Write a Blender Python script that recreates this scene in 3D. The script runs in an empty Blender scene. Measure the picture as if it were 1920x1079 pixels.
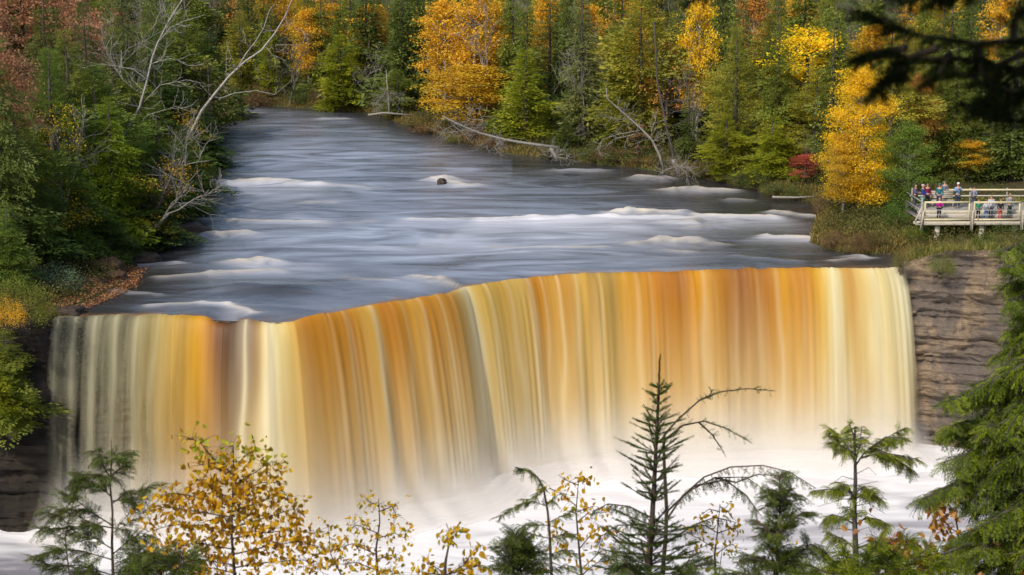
import bpy, math, random
import numpy as np
from mathutils import Vector, Matrix, noise as mnoise

SC = bpy.context.scene
COL = SC.collection
R = math.radians

# ------------------------------------------------------------------ camera
F, HC, CX, CY = 3300.0, 22.0, 960.0, 539.5
P = math.atan((CY + 100.0) / F)
cam_d = bpy.data.cameras.new("camera")
cam = bpy.data.objects.new("camera", cam_d)
COL.objects.link(cam)
cam.location = (0, 0, HC)
cam.rotation_euler = (math.pi / 2 - P, 0, 0)
cam_d.sensor_width = 36.0
cam_d.lens = F / 1920.0 * 36.0
cam_d.clip_start = 0.1
cam_d.clip_end = 3000
cam_d.dof.use_dof = True
cam_d.dof.focus_distance = 118.0
cam_d.dof.aperture_fstop = 6.3
SC.camera = cam

# ------------------------------------------------------------------ sky, sun, exposure
SUN_EL, SUN_AZ = 43.0, -147.0          # azimuth measured from +Y towards +X: behind the camera, to the left
world = bpy.data.worlds.new("World")
SC.world = world
world.use_nodes = True
wn = world.node_tree
wn.nodes.clear()
sky = wn.nodes.new("ShaderNodeTexSky")
sky.sky_type = 'NISHITA'
sky.sun_disc = False
sky.sun_elevation = R(SUN_EL)
sky.sun_rotation = R(SUN_AZ)
sky.air_density = 1.0
sky.dust_density = 2.5
bg = wn.nodes.new("ShaderNodeBackground")
bg.inputs[1].default_value = 0.13
wo = wn.nodes.new("ShaderNodeOutputWorld")
wn.links.new(sky.outputs[0], bg.inputs[0])
wn.links.new(bg.outputs[0], wo.inputs[0])
sun_d = bpy.data.lights.new("sun", 'SUN')
sun_d.energy = 2.6
sun_d.angle = R(1.5)
sun_d.color = (1.0, 0.94, 0.84)
sun = bpy.data.objects.new("sun", sun_d)
COL.objects.link(sun)
sdir = Vector((math.sin(R(SUN_AZ)) * math.cos(R(SUN_EL)), math.cos(R(SUN_AZ)) * math.cos(R(SUN_EL)), math.sin(R(SUN_EL))))
sun.rotation_euler = sdir.to_track_quat('Z', 'Y').to_euler()
SC.view_settings.view_transform = 'Standard'
SC.view_settings.look = 'None'
SC.view_settings.exposure = 0.15
SC.view_settings.gamma = 1
SC.cycles.max_bounces = 12
SC.cycles.transparent_max_bounces = 24
SC.cycles.volume_bounces = 0
SC.cycles.caustics_reflective = False
SC.cycles.caustics_refractive = False

# ------------------------------------------------------------------ pixel <-> world
cP, sP = math.cos(P), math.sin(P)


def ray(px, py):
    xc, yc = (px - CX) / F, (CY - py) / F
    return Vector((xc, cP + yc * sP, -sP + yc * cP))


def at(px, py, z=0.0):
    r = ray(px, py)
    t = (z - HC) / r.z
    return Vector((0, 0, HC)) + r * t


def atY(px, py, Y):
    r = ray(px, py)
    return Vector((0, 0, HC)) + r * (Y / r.y)


def to_px(v):
    x, y, z = v[0], v[1], v[2] - HC
    d = y * cP - z * sP
    return CX + F * x / d, CY - F * (y * sP + z * cP) / d


# ------------------------------------------------------------------ helpers
def tag(o, label=None, cat=None, group=None, kind=None):
    if label: o["label"] = label
    if cat: o["category"] = cat
    if group: o["group"] = group
    if kind: o["kind"] = kind
    return o


def empty(name, loc, label, cat, group=None):
    o = bpy.data.objects.new(name, None)
    COL.objects.link(o)
    o.location = loc
    o.empty_display_size = 0.3
    return tag(o, label, cat, group)


class MB:
    """collects vertices and faces; build() links them as ONE mesh object"""
    def __init__(self):
        self.v, self.f, self.n, self.a = [], [], 0, []

    def add(self, v, f, a=0.5):
        v = np.asarray(v, dtype=np.float32).reshape(-1, 3)
        self.v.append(v)
        f = np.asarray(f, dtype=np.int32)
        self.f.append(f + self.n)
        self.a.append(np.full(len(v), a, np.float32) if np.isscalar(a) else np.asarray(a, np.float32))
        self.n += len(v)

    def quads(self, q, a=0.5):
        """q: (n,4,3)"""
        q = np.asarray(q, np.float32)
        n = len(q)
        if n == 0: return
        aa = a if np.isscalar(a) else np.repeat(np.asarray(a, np.float32), 4)
        self.add(q.reshape(-1, 3), np.arange(n * 4).reshape(n, 4), aa)

    def tube(self, pts, rad, sides=6, cap=True):
        pts = [Vector(p) for p in pts]
        n = len(pts)
        if np.isscalar(rad): rad = [rad] * n
        vs, prev = [], None
        for i, p in enumerate(pts):
            d = (pts[min(i + 1, n - 1)] - pts[max(i - 1, 0)])
            if d.length < 1e-9: d = Vector((0, 0, 1))
            d.normalize()
            if prev is None:
                ref = Vector((1, 0, 0)) if abs(d.x) < 0.8 else Vector((0, 1, 0))
            else:
                ref = prev
            u = (ref - d * ref.dot(d))
            if u.length < 1e-6: u = d.orthogonal()
            u.normalize()
            w = d.cross(u)
            prev = u
            for k in range(sides):
                an = 2 * math.pi * k / sides
                vs.append(p + (u * math.cos(an) + w * math.sin(an)) * rad[i])
        fs = []
        for i in range(n - 1):
            for k in range(sides):
                a, b = i * sides + k, i * sides + (k + 1) % sides
                fs.append((a, b, b + sides, a + sides))
        if sides == 4 and cap:
            fs.append((3, 2, 1, 0)); fs.append(tuple((n - 1) * 4 + k for k in range(4)))
        elif sides == 6 and cap:
            fs.append((3, 2, 1, 0)); fs.append((5, 4, 3, 0))
            b = (n - 1) * 6
            fs.append((b, b + 1, b + 2, b + 3)); fs.append((b, b + 3, b + 4, b + 5))
        self.add([tuple(v) for v in vs], fs)

    def box(self, c, s, rot=None, bev=0.0):
        """box with chamfered long edges when bev > 0"""
        x, y, z = s[0] / 2, s[1] / 2, s[2] / 2
        if bev <= 0:
            v = [(-x, -y, -z), (x, -y, -z), (x, y, -z), (-x, y, -z), (-x, -y, z), (x, -y, z), (x, y, z), (-x, y, z)]
            f = [(0, 3, 2, 1), (4, 5, 6, 7), (0, 1, 5, 4), (1, 2, 6, 5), (2, 3, 7, 6), (3, 0, 4, 7)]
        else:
            v, f = [], []
            for zz, q in ((-z, bev), (-z + bev, 0), (z - bev, 0), (z, bev)):
                v += [(-x + q, -y + q, zz), (x - q, -y + q, zz), (x - q, y - q, zz), (-x + q, y - q, zz)]
            for i in range(3):
                for k in range(4):
                    a, b = i * 4 + k, i * 4 + (k + 1) % 4
                    f.append((a, b, b + 4, a + 4))
            f.append((3, 2, 1, 0)); f.append((12, 13, 14, 15))
        v = [Vector(p) for p in v]
        if rot is not None: v = [rot @ p for p in v]
        c = Vector(c)
        self.add([tuple(p + c) for p in v], f)

    def bar(self, a, b, w, h=None):
        """rectangular timber from a to b, width w across, h high"""
        a, b = Vector(a), Vector(b)
        h = h or w
        d = b - a
        q = d.to_track_quat('X', 'Z').to_matrix()
        self.box((a + b) / 2, (d.length, w, h), q, min(w, h) * 0.08)

    def build(self, name, mat, parent=None, smooth=False):
        me = bpy.data.meshes.new(name)
        V = np.concatenate(self.v) if self.v else np.zeros((0, 3), np.float32)
        A = np.concatenate(self.a) if self.a else np.zeros(0, np.float32)
        if self.f:
            Fq = np.concatenate(self.f)
            k = Fq.shape[1]
            me.vertices.add(len(V))
            me.vertices.foreach_set("co", V.ravel())
            me.loops.add(Fq.size)
            me.loops.foreach_set("vertex_index", Fq.ravel())
            me.polygons.add(len(Fq))
            me.polygons.foreach_set("loop_start", np.arange(len(Fq), dtype=np.int32) * k)
            me.polygons.foreach_set("loop_total", np.full(len(Fq), k, np.int32))
            if smooth: me.polygons.foreach_set("use_smooth", np.ones(len(Fq), bool))
            at_ = me.attributes.new("rnd", 'FLOAT', 'POINT')
            at_.data.foreach_set("value", A)
            me.update(calc_edges=True)
            me.validate()
        me.materials.append(mat)
        o = bpy.data.objects.new(name, me)
        COL.objects.link(o)
        if parent is not None: o.parent = parent
        return o


def grid_mesh(name, X, Y, Z, mat, attrs=None, mask=None, smooth=True, colors=None):
    """X,Y,Z: (r,c) arrays"""
    r, c = X.shape
    V = np.stack([X, Y, Z], -1).reshape(-1, 3).astype(np.float32)
    idx = np.arange(r * c).reshape(r, c)
    Fq = np.stack([idx[:-1, :-1], idx[:-1, 1:], idx[1:, 1:], idx[1:, :-1]], -1).reshape(-1, 4)
    if mask is not None:
        m = mask.reshape(-1)
        Fq = Fq[m[Fq].all(axis=1)]
    me = bpy.data.meshes.new(name)
    me.vertices.add(len(V)); me.vertices.foreach_set("co", V.ravel())
    me.loops.add(Fq.size); me.loops.foreach_set("vertex_index", Fq.ravel().astype(np.int32))
    me.polygons.add(len(Fq))
    me.polygons.foreach_set("loop_start", np.arange(len(Fq), dtype=np.int32) * 4)
    me.polygons.foreach_set("loop_total", np.full(len(Fq), 4, np.int32))
    me.polygons.foreach_set("use_smooth", np.full(len(Fq), smooth))
    for k, a in (attrs or {}).items():
        t = me.attributes.new(k, 'FLOAT', 'POINT')
        t.data.foreach_set("value", a.reshape(-1).astype(np.float32))
    for k, a in (colors or {}).items():
        t = me.attributes.new(k, 'FLOAT_COLOR', 'POINT')
        t.data.foreach_set("color", a.reshape(-1).astype(np.float32))
    me.update(calc_edges=True)
    me.materials.append(mat)
    o = bpy.data.objects.new(name, me)
    COL.objects.link(o)
    return o


rngN = np.random.default_rng(5)
_wav = [(rngN.uniform(-1, 1), rngN.uniform(-1, 1), rngN.uniform(0, 6.28)) for _ in range(40)]


def fnoise(X, Y, s=1.0, o=0):
    """smooth pseudo-noise in about -1..1 from warped sines"""
    X, Y = np.asarray(X, float) * s, np.asarray(Y, float) * s
    t = np.zeros_like(X)
    wx = 1.3 * np.sin(0.7 * Y + o) + 0.8 * np.sin(1.1 * X + 2.1 * o)
    wy = 1.3 * np.sin(0.8 * X + 1.7 + o) + 0.8 * np.sin(1.3 * Y - o)
    for i in range(6):
        a, b, c = _wav[(i + o * 7) % 40]
        m = 1.0 + 0.45 * i
        t += np.sin(m * (a * 2 * (X + wx) + b * 2 * (Y + wy)) + c) / m
    return t / 2.4


def n1(x, s, o=0):
    return fnoise(np.asarray(x, float), np.zeros_like(np.asarray(x, float)) + 3.7 * o, s, o)


# ------------------------------------------------------------------ materials
def new_mat(name):
    m = bpy.data.materials.new(name)
    m.use_nodes = True
    m.node_tree.nodes.clear()
    return m, m.node_tree


class NT:
    def __init__(self, nt): self.t = nt
    def n(self, typ, **kw):
        x = self.t.nodes.new(typ)
        for k, v in kw.items():
            if k.startswith("i_"):
                key = k[2:]
                key = int(key) if key.isdigit() else key.replace("_", " ")
                x.inputs[key].default_value = v
            else:
                setattr(x, k, v)
        return x
    def l(self, a, b): self.t.links.new(a, b)
    def ramp(self, fac, stops, interp='LINEAR'):
        x = self.t.nodes.new("ShaderNodeValToRGB")
        x.color_ramp.interpolation = interp
        e = x.color_ramp.elements
        while len(e) < len(stops): e.new(0.5)
        for i, (p, c) in enumerate(stops):
            e[i].position = p
            e[i].color = (*c, 1) if len(c) == 3 else c
        self.l(fac, x.inputs[0])
        return x.outputs[0]
    def noise(self, vec, scale, detail=4, rough=0.6, dist=0.0):
        x = self.n("ShaderNodeTexNoise")
        x.inputs["Scale"].default_value = scale
        x.inputs["Detail"].default_value = detail
        x.inputs["Roughness"].default_value = rough
        x.inputs["Distortion"].default_value = dist
        if vec is not None: self.l(vec, x.inputs["Vector"])
        return x.outputs[0]
    def math(self, op, a, b=None, c=None, clamp=False):
        x = self.n("ShaderNodeMath", operation=op, use_clamp=clamp)
        for i, v in enumerate((a, b, c)):
            if v is None: continue
            if isinstance(v, (int, float)): x.inputs[i].default_value = v
            else: self.l(v, x.inputs[i])
        return x.outputs[0]
    def mix(self, fac, a, b, mode='MIX'):
        x = self.n("ShaderNodeMix", data_type='RGBA', blend_type=mode)
        for i, v in ((0, fac), (6, a), (7, b)):
            if isinstance(v, (int, float)): x.inputs[i].default_value = v
            elif isinstance(v, tuple): x.inputs[i].default_value = (*v, 1) if len(v) == 3 else v
            else: self.l(v, x.inputs[i])
        return x.outputs[2]
    def pos(self, scale=(1, 1, 1), kind='Object'):
        tc = self.n("ShaderNodeTexCoord")
        mp = self.n("ShaderNodeMapping")
        mp.inputs["Scale"].default_value = scale
        self.l(tc.outputs[kind], mp.inputs[0])
        return mp.outputs[0]
    def attr(self, name):
        return self.n("ShaderNodeAttribute", attribute_name=name)
    def bump(self, h, strength=0.5, dist=0.1):
        x = self.n("ShaderNodeBump")
        x.inputs["Strength"].default_value = strength
        x.inputs["Distance"].default_value = dist
        self.l(h, x.inputs["Height"])
        return x.outputs[0]
    def out(self, s, vol=None):
        o = self.n("ShaderNodeOutputMaterial")
        if s is not None: self.l(s, o.inputs[0])
        if vol is not None: self.l(vol, o.inputs[1])


def foliage(name, stops, trans=0.35, use_obj=True, noise_scale=0.8, gloss=0.06):
    m, t = new_mat(name)
    k = NT(t)
    a = k.attr("rnd").outputs["Fac"]
    n = k.noise(k.pos(), noise_scale, 2)
    f = k.math('ADD', k.math('MULTIPLY', a, 0.7), k.math('MULTIPLY', n, 0.42))
    c = k.ramp(k.math('SUBTRACT', f, 0.05), stops)
    if use_obj:
        oi = k.n("ShaderNodeObjectInfo")
        c = k.mix(1.0, c, oi.outputs["Color"], 'MULTIPLY')
    d = k.n("ShaderNodeBsdfDiffuse")
    tr = k.n("ShaderNodeBsdfTranslucent")
    g = k.n("ShaderNodeBsdfGlossy")
    g.inputs["Roughness"].default_value = 0.5
    g.inputs["Color"].default_value = (0.8, 0.8, 0.8, 1)
    k.l(c, d.inputs[0]); k.l(c, tr.inputs[0])
    m1 = k.n("ShaderNodeMixShader"); m1.inputs[0].default_value = trans
    k.l(d.outputs[0], m1.inputs[1]); k.l(tr.outputs[0], m1.inputs[2])
    m2 = k.n("ShaderNodeMixShader"); m2.inputs[0].default_value = gloss
    k.l(m1.outputs[0], m2.inputs[1]); k.l(g.outputs[0], m2.inputs[2])
    k.out(m2.outputs[0])
    return m


def plain(name, c1, c2, scale=6.0, rough=0.8, bump=0.3, stretch=(1, 1, 1), use_obj=False, bdist=0.02):
    m, t = new_mat(name)
    k = NT(t)
    v = k.pos(stretch)
    n = k.noise(v, scale, 5, 0.65)
    c = k.ramp(n, [(0.3, c1), (0.7, c2)])
    if use_obj:
        oi = k.n("ShaderNodeObjectInfo")
        c = k.mix(1.0, c, oi.outputs["Color"], 'MULTIPLY')
    b = k.n("ShaderNodeBsdfPrincipled")
    b.inputs["Roughness"].default_value = rough
    b.inputs["Specular IOR Level"].default_value = 0.25
    k.l(c, b.inputs["Base Color"])
    if bump: k.l(k.bump(n, bump, bdist), b.inputs["Normal"])
    k.out(b.outputs[0])
    return m


M = {}
M['conifer'] = foliage("conifer_needles", [(0.0, (0.045, 0.065, 0.02)), (0.4, (0.14, 0.17, 0.036)), (0.7, (0.25, 0.27, 0.055)), (1.0, (0.4, 0.38, 0.1))], 0.38, gloss=0.02)
M['leaf'] = foliage("broad_leaves", [(0.0, (0.45, 0.42, 0.4)), (0.45, (1.0, 1.0, 1.0)), (1.0, (1.5, 1.5, 1.4))], 0.42, gloss=0.02)
M['bark'] = plain("grey_bark", (0.045, 0.038, 0.03), (0.13, 0.115, 0.10), 5, 0.9, 0.6, (3, 3, 0.7))
M['deadwood'] = plain("weathered_deadwood", (0.15, 0.135, 0.115), (0.42, 0.39, 0.34), 4, 0.85, 0.4, (3, 3, 0.8))
M['birchbark'] = plain("white_birch_bark", (0.16, 0.14, 0.12), (0.6, 0.56, 0.5), 3, 0.8, 0.3, (1, 1, 3))
M['twig'] = plain("grey_twigs", (0.09, 0.075, 0.06), (0.24, 0.21, 0.18), 3, 0.9, 0)
M['darktwig'] = plain("dark_twigs", (0.02, 0.015, 0.01), (0.06, 0.045, 0.03), 30, 0.9, 0)


def ground_mat():
    m, t = new_mat("forest_floor")
    k = NT(t)
    v = k.pos()
    n1_ = k.noise(v, 0.35, 6, 0.6)
    n2_ = k.noise(v, 5.0, 5, 0.7)
    a = k.ramp(n2_, [(0.25, (0.02, 0.018, 0.01)), (0.5, (0.07, 0.055, 0.03)), (0.75, (0.16, 0.1, 0.05))])
    b = k.ramp(n2_, [(0.25, (0.02, 0.03, 0.01)), (0.55, (0.08, 0.1, 0.03)), (0.8, (0.17, 0.16, 0.05))])
    c = k.mix(k.ramp(n1_, [(0.4, (0, 0, 0)), (0.6, (1, 1, 1))]), a, b)
    p = k.n("ShaderNodeBsdfPrincipled"); p.inputs["Roughness"].default_value = 0.95
    p.inputs["Specular IOR Level"].default_value = 0.1
    k.l(c, p.inputs["Base Color"])
    k.l(k.bump(n2_, 0.8, 0.15), p.inputs["Normal"])
    k.out(p.outputs[0])
    return m


def rock_mat():
    m, t = new_mat("layered_sandstone")
    k = NT(t)
    strata = k.noise(k.pos((0.05, 0.05, 1.0)), 1.5, 9, 0.72, 0.12)
    patch = k.noise(k.pos((0.35, 0.35, 0.22)), 0.8, 7, 0.68, 0.8)
    blocks = k.noise(k.pos((0.9, 0.9, 1.8)), 1.1, 8, 0.75, 0.2)
    fine = k.noise(k.pos((2, 2, 6)), 2.5, 8, 0.75)
    c = k.ramp(strata, [(0.3, (0.10, 0.07, 0.045)), (0.42, (0.26, 0.185, 0.11)), (0.5, (0.40, 0.30, 0.18)), (0.56, (0.28, 0.2, 0.13)), (0.64, (0.44, 0.34, 0.21)), (0.75, (0.18, 0.13, 0.09))])
    c = k.mix(k.ramp(patch, [(0.47, (0, 0, 0)), (0.56, (0.8, 0.8, 0.8))]), c, (0.085, 0.07, 0.075))
    c = k.mix(0.8, c, k.ramp(blocks, [(0.3, (0.35, 0.33, 0.32)), (0.55, (1.05, 1.0, 0.95)), (0.75, (1.35, 1.25, 1.1))]), 'MULTIPLY')
    c = k.mix(0.7, c, k.ramp(fine, [(0.3, (0.3, 0.3, 0.3)), (0.6, (1.2, 1.15, 1.1))]), 'MULTIPLY')
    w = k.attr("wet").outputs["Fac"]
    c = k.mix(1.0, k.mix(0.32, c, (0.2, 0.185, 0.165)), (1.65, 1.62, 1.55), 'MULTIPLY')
    c = k.mix(k.math('MULTIPLY', w, 0.93), c, (0.008, 0.006, 0.005))  # wet rock; on the left cliff its shade is painted in too
    h = k.math('ADD', k.math('ADD', strata, blocks), k.math('MULTIPLY', fine, 0.5))
    p = k.n("ShaderNodeBsdfPrincipled"); p.inputs["Roughness"].default_value = 0.85
    k.l(c, p.inputs["Base Color"])
    k.l(k.bump(h, 1.0, 0.5), p.inputs["Normal"])
    k.out(p.outputs[0])
    return m


def river_mat():
    m, t = new_mat("river_surface")
    k = NT(t)
    v = k.pos((0.075, 0.2, 1.0))
    s1 = k.noise(v, 1.0, 3, 0.4, 2.2)
    v2 = k.pos((0.28, 0.75, 1.0))
    s2 = k.noise(v2, 1.2, 3, 0.45, 1.6)
    dark, foam_sheen = (0.024, 0.022, 0.022), (0.38, 0.43, 0.53)  # pale aerated film; the sky's sheen is painted in as blue-grey
    sa = k.attr("foam_sheen").outputs["Fac"]
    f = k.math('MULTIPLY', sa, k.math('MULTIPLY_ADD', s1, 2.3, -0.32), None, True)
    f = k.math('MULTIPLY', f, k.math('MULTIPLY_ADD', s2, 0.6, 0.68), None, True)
    c = k.mix(f, dark, foam_sheen)
    tan = k.math('MULTIPLY', k.attr("tan").outputs["Fac"], k.math('MULTIPLY_ADD', s2, 1.3, 0.25), None, True)
    wh = k.math('MULTIPLY', k.attr("white").outputs["Fac"], k.math('MULTIPLY_ADD', s1, 1.2, 0.35), None, True)
    c = k.mix(k.attr('amber').outputs['Fac'], c, (0.26, 0.13, 0.03))
    c = k.mix(wh, c, (0.74, 0.74, 0.78))
    c = k.mix(k.math('MULTIPLY', tan, 0.75), c, (0.74, 0.62, 0.43))
    p = k.n("ShaderNodeBsdfPrincipled")
    p.inputs["IOR"].default_value = 1.33
    ro = k.math('MULTIPLY_ADD', k.math('ADD', f, k.math('ADD', tan, wh), None, True), 0.35, 0.16)
    k.l(ro, p.inputs["Roughness"])
    k.l(c, p.inputs["Base Color"])
    h = k.math('ADD', k.math('MULTIPLY', s1, 1.0), k.math('MULTIPLY', s2, 0.35))
    k.l(k.bump(h, 0.35, 0.5), p.inputs["Normal"])
    k.out(p.outputs[0])
    return m


def fall_mat():
    m, t = new_mat("tannin_waterfall")
    k = NT(t)
    c = k.attr("col")
    u = k.attr("along").outputs["Fac"]
    vv = k.attr("down").outputs["Fac"]
    cb = k.n("ShaderNodeCombineXYZ")
    k.l(k.math('MULTIPLY', u, 0.8), cb.inputs[0]); k.l(k.math('MULTIPLY', vv, 0.7), cb.inputs[1])
    st = k.noise(cb.outputs[0], 1.5, 3, 0.5, 0.0)
    st2 = k.noise(cb.outputs[0], 4.5, 2, 0.5, 0.0)
    f = k.math('MULTIPLY', k.math('MULTIPLY_ADD', st, 1.7, -0.45, True), 0.42)
    col = k.mix(k.math('MULTIPLY', f, k.math('MULTIPLY_ADD', vv, 0.5, 0.28)), c.outputs["Color"], (0.76, 0.64, 0.44))
    dk = k.ramp(st2, [(0.3, (0.93, 0.90, 0.86)), (0.65, (1.02, 1.02, 1.02))])
    col = k.mix(k.math('MULTIPLY_ADD', vv, -0.5, 0.75), col, k.mix(1.0, col, dk, 'MULTIPLY'))
    d = k.n("ShaderNodeBsdfPrincipled")
    d.inputs["Roughness"].default_value = 0.55
    d.inputs["Specular IOR Level"].default_value = 0.3
    k.l(col, d.inputs["Base Color"])
    tl = k.n("ShaderNodeBsdfTranslucent"); k.l(col, tl.inputs[0])
    ms = k.n("ShaderNodeMixShader"); ms.inputs[0].default_value = 0.15
    k.l(d.outputs[0], ms.inputs[1]); k.l(tl.outputs[0], ms.inputs[2])
    al = k.math('MULTIPLY', c.outputs["Alpha"], 1.0)
    thin = k.math('SUBTRACT', 1.0, al)
    al = k.math('ADD', al, k.math('MULTIPLY', thin, k.math('MULTIPLY_ADD', k.math('ADD', st, k.math('MULTIPLY', st2, 0.5)), 1.7, -1.3)), None, True)
    al = k.math('MULTIPLY', al, k.attr("fade").outputs["Fac"], None, True)
    tp = k.n("ShaderNodeBsdfTransparent")
    mx = k.n("ShaderNodeMixShader")
    k.l(al, mx.inputs[0]); k.l(tp.outputs[0], mx.inputs[1]); k.l(ms.outputs[0], mx.inputs[2])
    k.out(mx.outputs[0])
    return m


def pool_mat():
    m, t = new_mat("foaming_pool")
    k = NT(t)
    s1 = k.noise(k.pos((0.05, 0.22, 1)), 1.0, 4, 0.5, 1.2)
    s2 = k.noise(k.pos((0.2, 0.6, 1)), 1.0, 4, 0.5, 0.6)
    fo = k.attr("foam").outputs["Fac"]
    f = k.math('ADD', fo, k.math('MULTIPLY', k.math('SUBTRACT', k.math('ADD', s1, k.math('MULTIPLY', s2, 0.5)), 0.78), 2.2), None, True)
    c = k.mix(f, (0.22, 0.21, 0.24), (0.86, 0.85, 0.86))
    p = k.n("ShaderNodeBsdfPrincipled"); p.inputs["Roughness"].default_value = 0.7
    p.inputs["Specular IOR Level"].default_value = 0.2
    k.l(c, p.inputs["Base Color"])
    k.l(k.bump(s2, 0.5, 0.4), p.inputs["Normal"])
    k.out(p.outputs[0])
    return m


M['ground'] = ground_mat()
M['rock'] = rock_mat()
M['river'] = river_mat()
M['fall'] = fall_mat()
M['pool'] = pool_mat()

# ------------------------------------------------------------------ river outline (left bank upstream, far bend, right bank downstream)
LIP = [(95, 592), (200, 589), (330, 587), (400, 589), (450, 592), (500, 596), (550, 594), (610, 584), (680, 572), (760, 559),
       (840, 545), (870, 533), (940, 524), (1000, 515), (1120, 509), (1250, 505), (1400, 502), (1560, 500), (1650, 499), (1690, 497)]
LIPW = np.array([tuple(at(px, py, 0))[:2] for px, py in LIP])
LX, LY = LIPW[:, 0], LIPW[:, 1]
LEFT = [(95, 592), (150, 573), (220, 540), (235, 515), (270, 480), (330, 455), (345, 425), (330, 400), (345, 360), (372, 320), (385, 270), (395, 235), (400, 208)]
FAR = [(420, 197), (520, 200), (620, 207), (700, 214), (760, 235), (830, 256), (900, 276), (960, 290), (1040, 299), (1100, 305),
       (1200, 316), (1310, 333), (1400, 352), (1450, 368), (1520, 376), (1535, 400), (1525, 430), (1520, 456), (1560, 470), (1630, 476), (1690, 478), (1692, 497)]
lw = [at(a, b, 0) for a, b in LEFT]
fw = [at(a, b, 0) for a, b in FAR]
POLY = np.array([(LX[0], LY[0] - 25)] + [(p.x, p.y) for p in lw] + [(p.x, p.y) for p in fw] + [(LX[-1], LY[-1] - 25)])


def sdist(X, Y):
    """distance outside the river outline (negative inside)"""
    X, Y = np.asarray(X, float), np.asarray(Y, float)
    best = np.full(X.shape, 1e9)
    ins = np.zeros(X.shape, bool)
    n = len(POLY)
    for i in range(n):
        ax, ay = POLY[i]; bx, by = POLY[(i + 1) % n]
        dx, dy = bx - ax, by - ay
        t = np.clip(((X - ax) * dx + (Y - ay) * dy) / (dx * dx + dy * dy), 0, 1)
        best = np.minimum(best, np.hypot(X - ax - t * dx, Y - ay - t * dy))
        c = ((ay > Y) != (by > Y)) & (X < (bx - ax) * (Y - ay) / (by - ay + 1e-12) + ax)
        ins ^= c
    return np.where(ins, -best, best)


def sstep(x, a, b):
    t = np.clip((np.asarray(x, float) - a) / (b - a), 0, 1)
    return t * t * (3 - 2 * t)


def cliffY(X):
    X = np.asarray(X, float)
    y = np.interp(X, LX, LY)
    y = np.where(X < LX[0], LY[0] - 0.5 - np.clip(-30 - X, 0, 100) * 0.05 - np.clip(-42 - X, 0, 100) * 1.1, y)
    y = np.where(X > LX[-1], np.interp(X, [LX[-1], LX[-1] + 1.2, LX[-1] + 4, LX[-1] + 9, 42, 142], [LY[-1], LY[-1] - 1.0, LY[-1] - 2.2, LY[-1] - 3.2, LY[-1] - 6, LY[-1] - 100]), y)
    return y


LFAR = lw[-1]


def land(X, Y):
    X, Y = np.asarray(X, float), np.asarray(Y, float)
    d = sdist(X, Y)
    xl = np.interp(Y, [LY[0], LFAR.y, LFAR.y + 10, 900], [LX[0] + 12, LFAR.x + 3, LFAR.x - 2, LFAR.x - 40])
    left = X < xl
    dp = np.clip(d, 0, None)
    hl = 0.18 + 0.06 * dp + 2.2 * sstep(dp, 3.0, 8) + 0.16 * np.clip(dp - 6, 0, 80)
    near_ = sstep(X, 14, 24) * sstep(-Y, -150, -138)
    hr = 0.3 * sstep(dp, 0, 0.8) + (0.3 + 0.08 * near_) * np.minimum(dp, 2.6) + 0.06 * np.clip(dp - 2.6, 0, 12) + 0.13 * np.clip(dp - 16, 0, 90)
    h = np.where(left, hl, hr)
    h = h + 0.25 * fnoise(X, Y, 0.35, 2) * sstep(dp, 0.5, 4)
    h = h + 0.12 * np.clip(Y - 300, 0, 400)
    hin = -0.15 - 0.9 * sstep(-d, 0, 5)
    return np.where(d > 0, h, hin)


def landz(x, y): return float(land(np.array([x]), np.array([y]))[0])


def on_land(px, py, back=0.0):
    """where the line of sight through (px,py) meets the land; back pushes it further away"""
    z = 1.0
    for _ in range(12):
        p = at(px, py, z)
        z = 0.5 * z + 0.5 * max(0.0, landz(p.x, p.y))
    if back:
        p = atY(px, py, p.y + back)
    return Vector((p.x, p.y, max(0.0, landz(p.x, p.y))))


# terrain of both banks
xs = np.arange(-85, 85.01, 0.55)
ts = np.concatenate([np.arange(0, 40, 0.5), np.arange(40, 150, 1.0), np.arange(150, 700, 12.0)])
XX, TT = np.meshgrid(xs, ts)
XX = XX * (1 + TT / 450.0)
YY = cliffY(np.clip(XX, -85, 85)) + TT
ZZ = land(XX, YY)
ZZ[0, :] -= 0.15
terrain = grid_mesh("terrain", XX, YY, ZZ, M['ground'])
tag(terrain, kind="structure")

# cliff below the rim, sandstone in thick and thin layers
cxs = np.arange(-85, 85.01, 0.3)
cv = np.linspace(0, 1, 100)
CXX, CV = np.meshgrid(cxs, cv)
ctop = land(cxs, cliffY(cxs) + 0.02)
inlip = (cxs > LX[0] + 0.3) & (cxs < LX[-1] - 0.3)
ctop = np.where(inlip, -0.35, np.maximum(ctop, 0.3))
CZ = ctop[None, :] * (1 - CV) + (-14.5) * CV
lay = np.zeros_like(CZ)
for fz, am, sx in ((0.9, 0.2, 0.2), (2.3, 0.16, 0.3), (5.1, 0.09, 0.6), (9.0, 0.05, 0.9)):
    q = np.sin(CZ * fz * 1.9 + 0.7 * fnoise(CXX, CZ * 0.2, sx, 3))
    lay += am * np.tanh(5.0 * q) * (0.7 + 0.5 * fnoise(CXX, CZ, sx * 2, 7))
lay += 0.35 * fnoise(CXX, CZ, 0.5, 4) + 0.12 * np.round(2 * fnoise(CXX, CZ, 1.3, 9))
rec = np.where(inlip, 1.3, 0.0)[None, :] * sstep(CV, 0.0, 0.06)
CYY = cliffY(CXX) - 0.1 + lay * sstep(CV, 0, 0.04) * 0.95 + rec - 1.2 * CV * np.where(CXX > LX[-1], -1.2, 1)
wet = np.clip(sstep(-CXX, -(LX[0] + 3), -(LX[0] - 2)) * 0.0 + 1.0 * sstep(-CXX, 25.5, 27.5) + 0.55 * np.where(inlip, 1, 0)[None, :] + 0.0 * CXX, 0, 1)  # left cliff: wetness with painted shade; behind the fall only wetness
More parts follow.
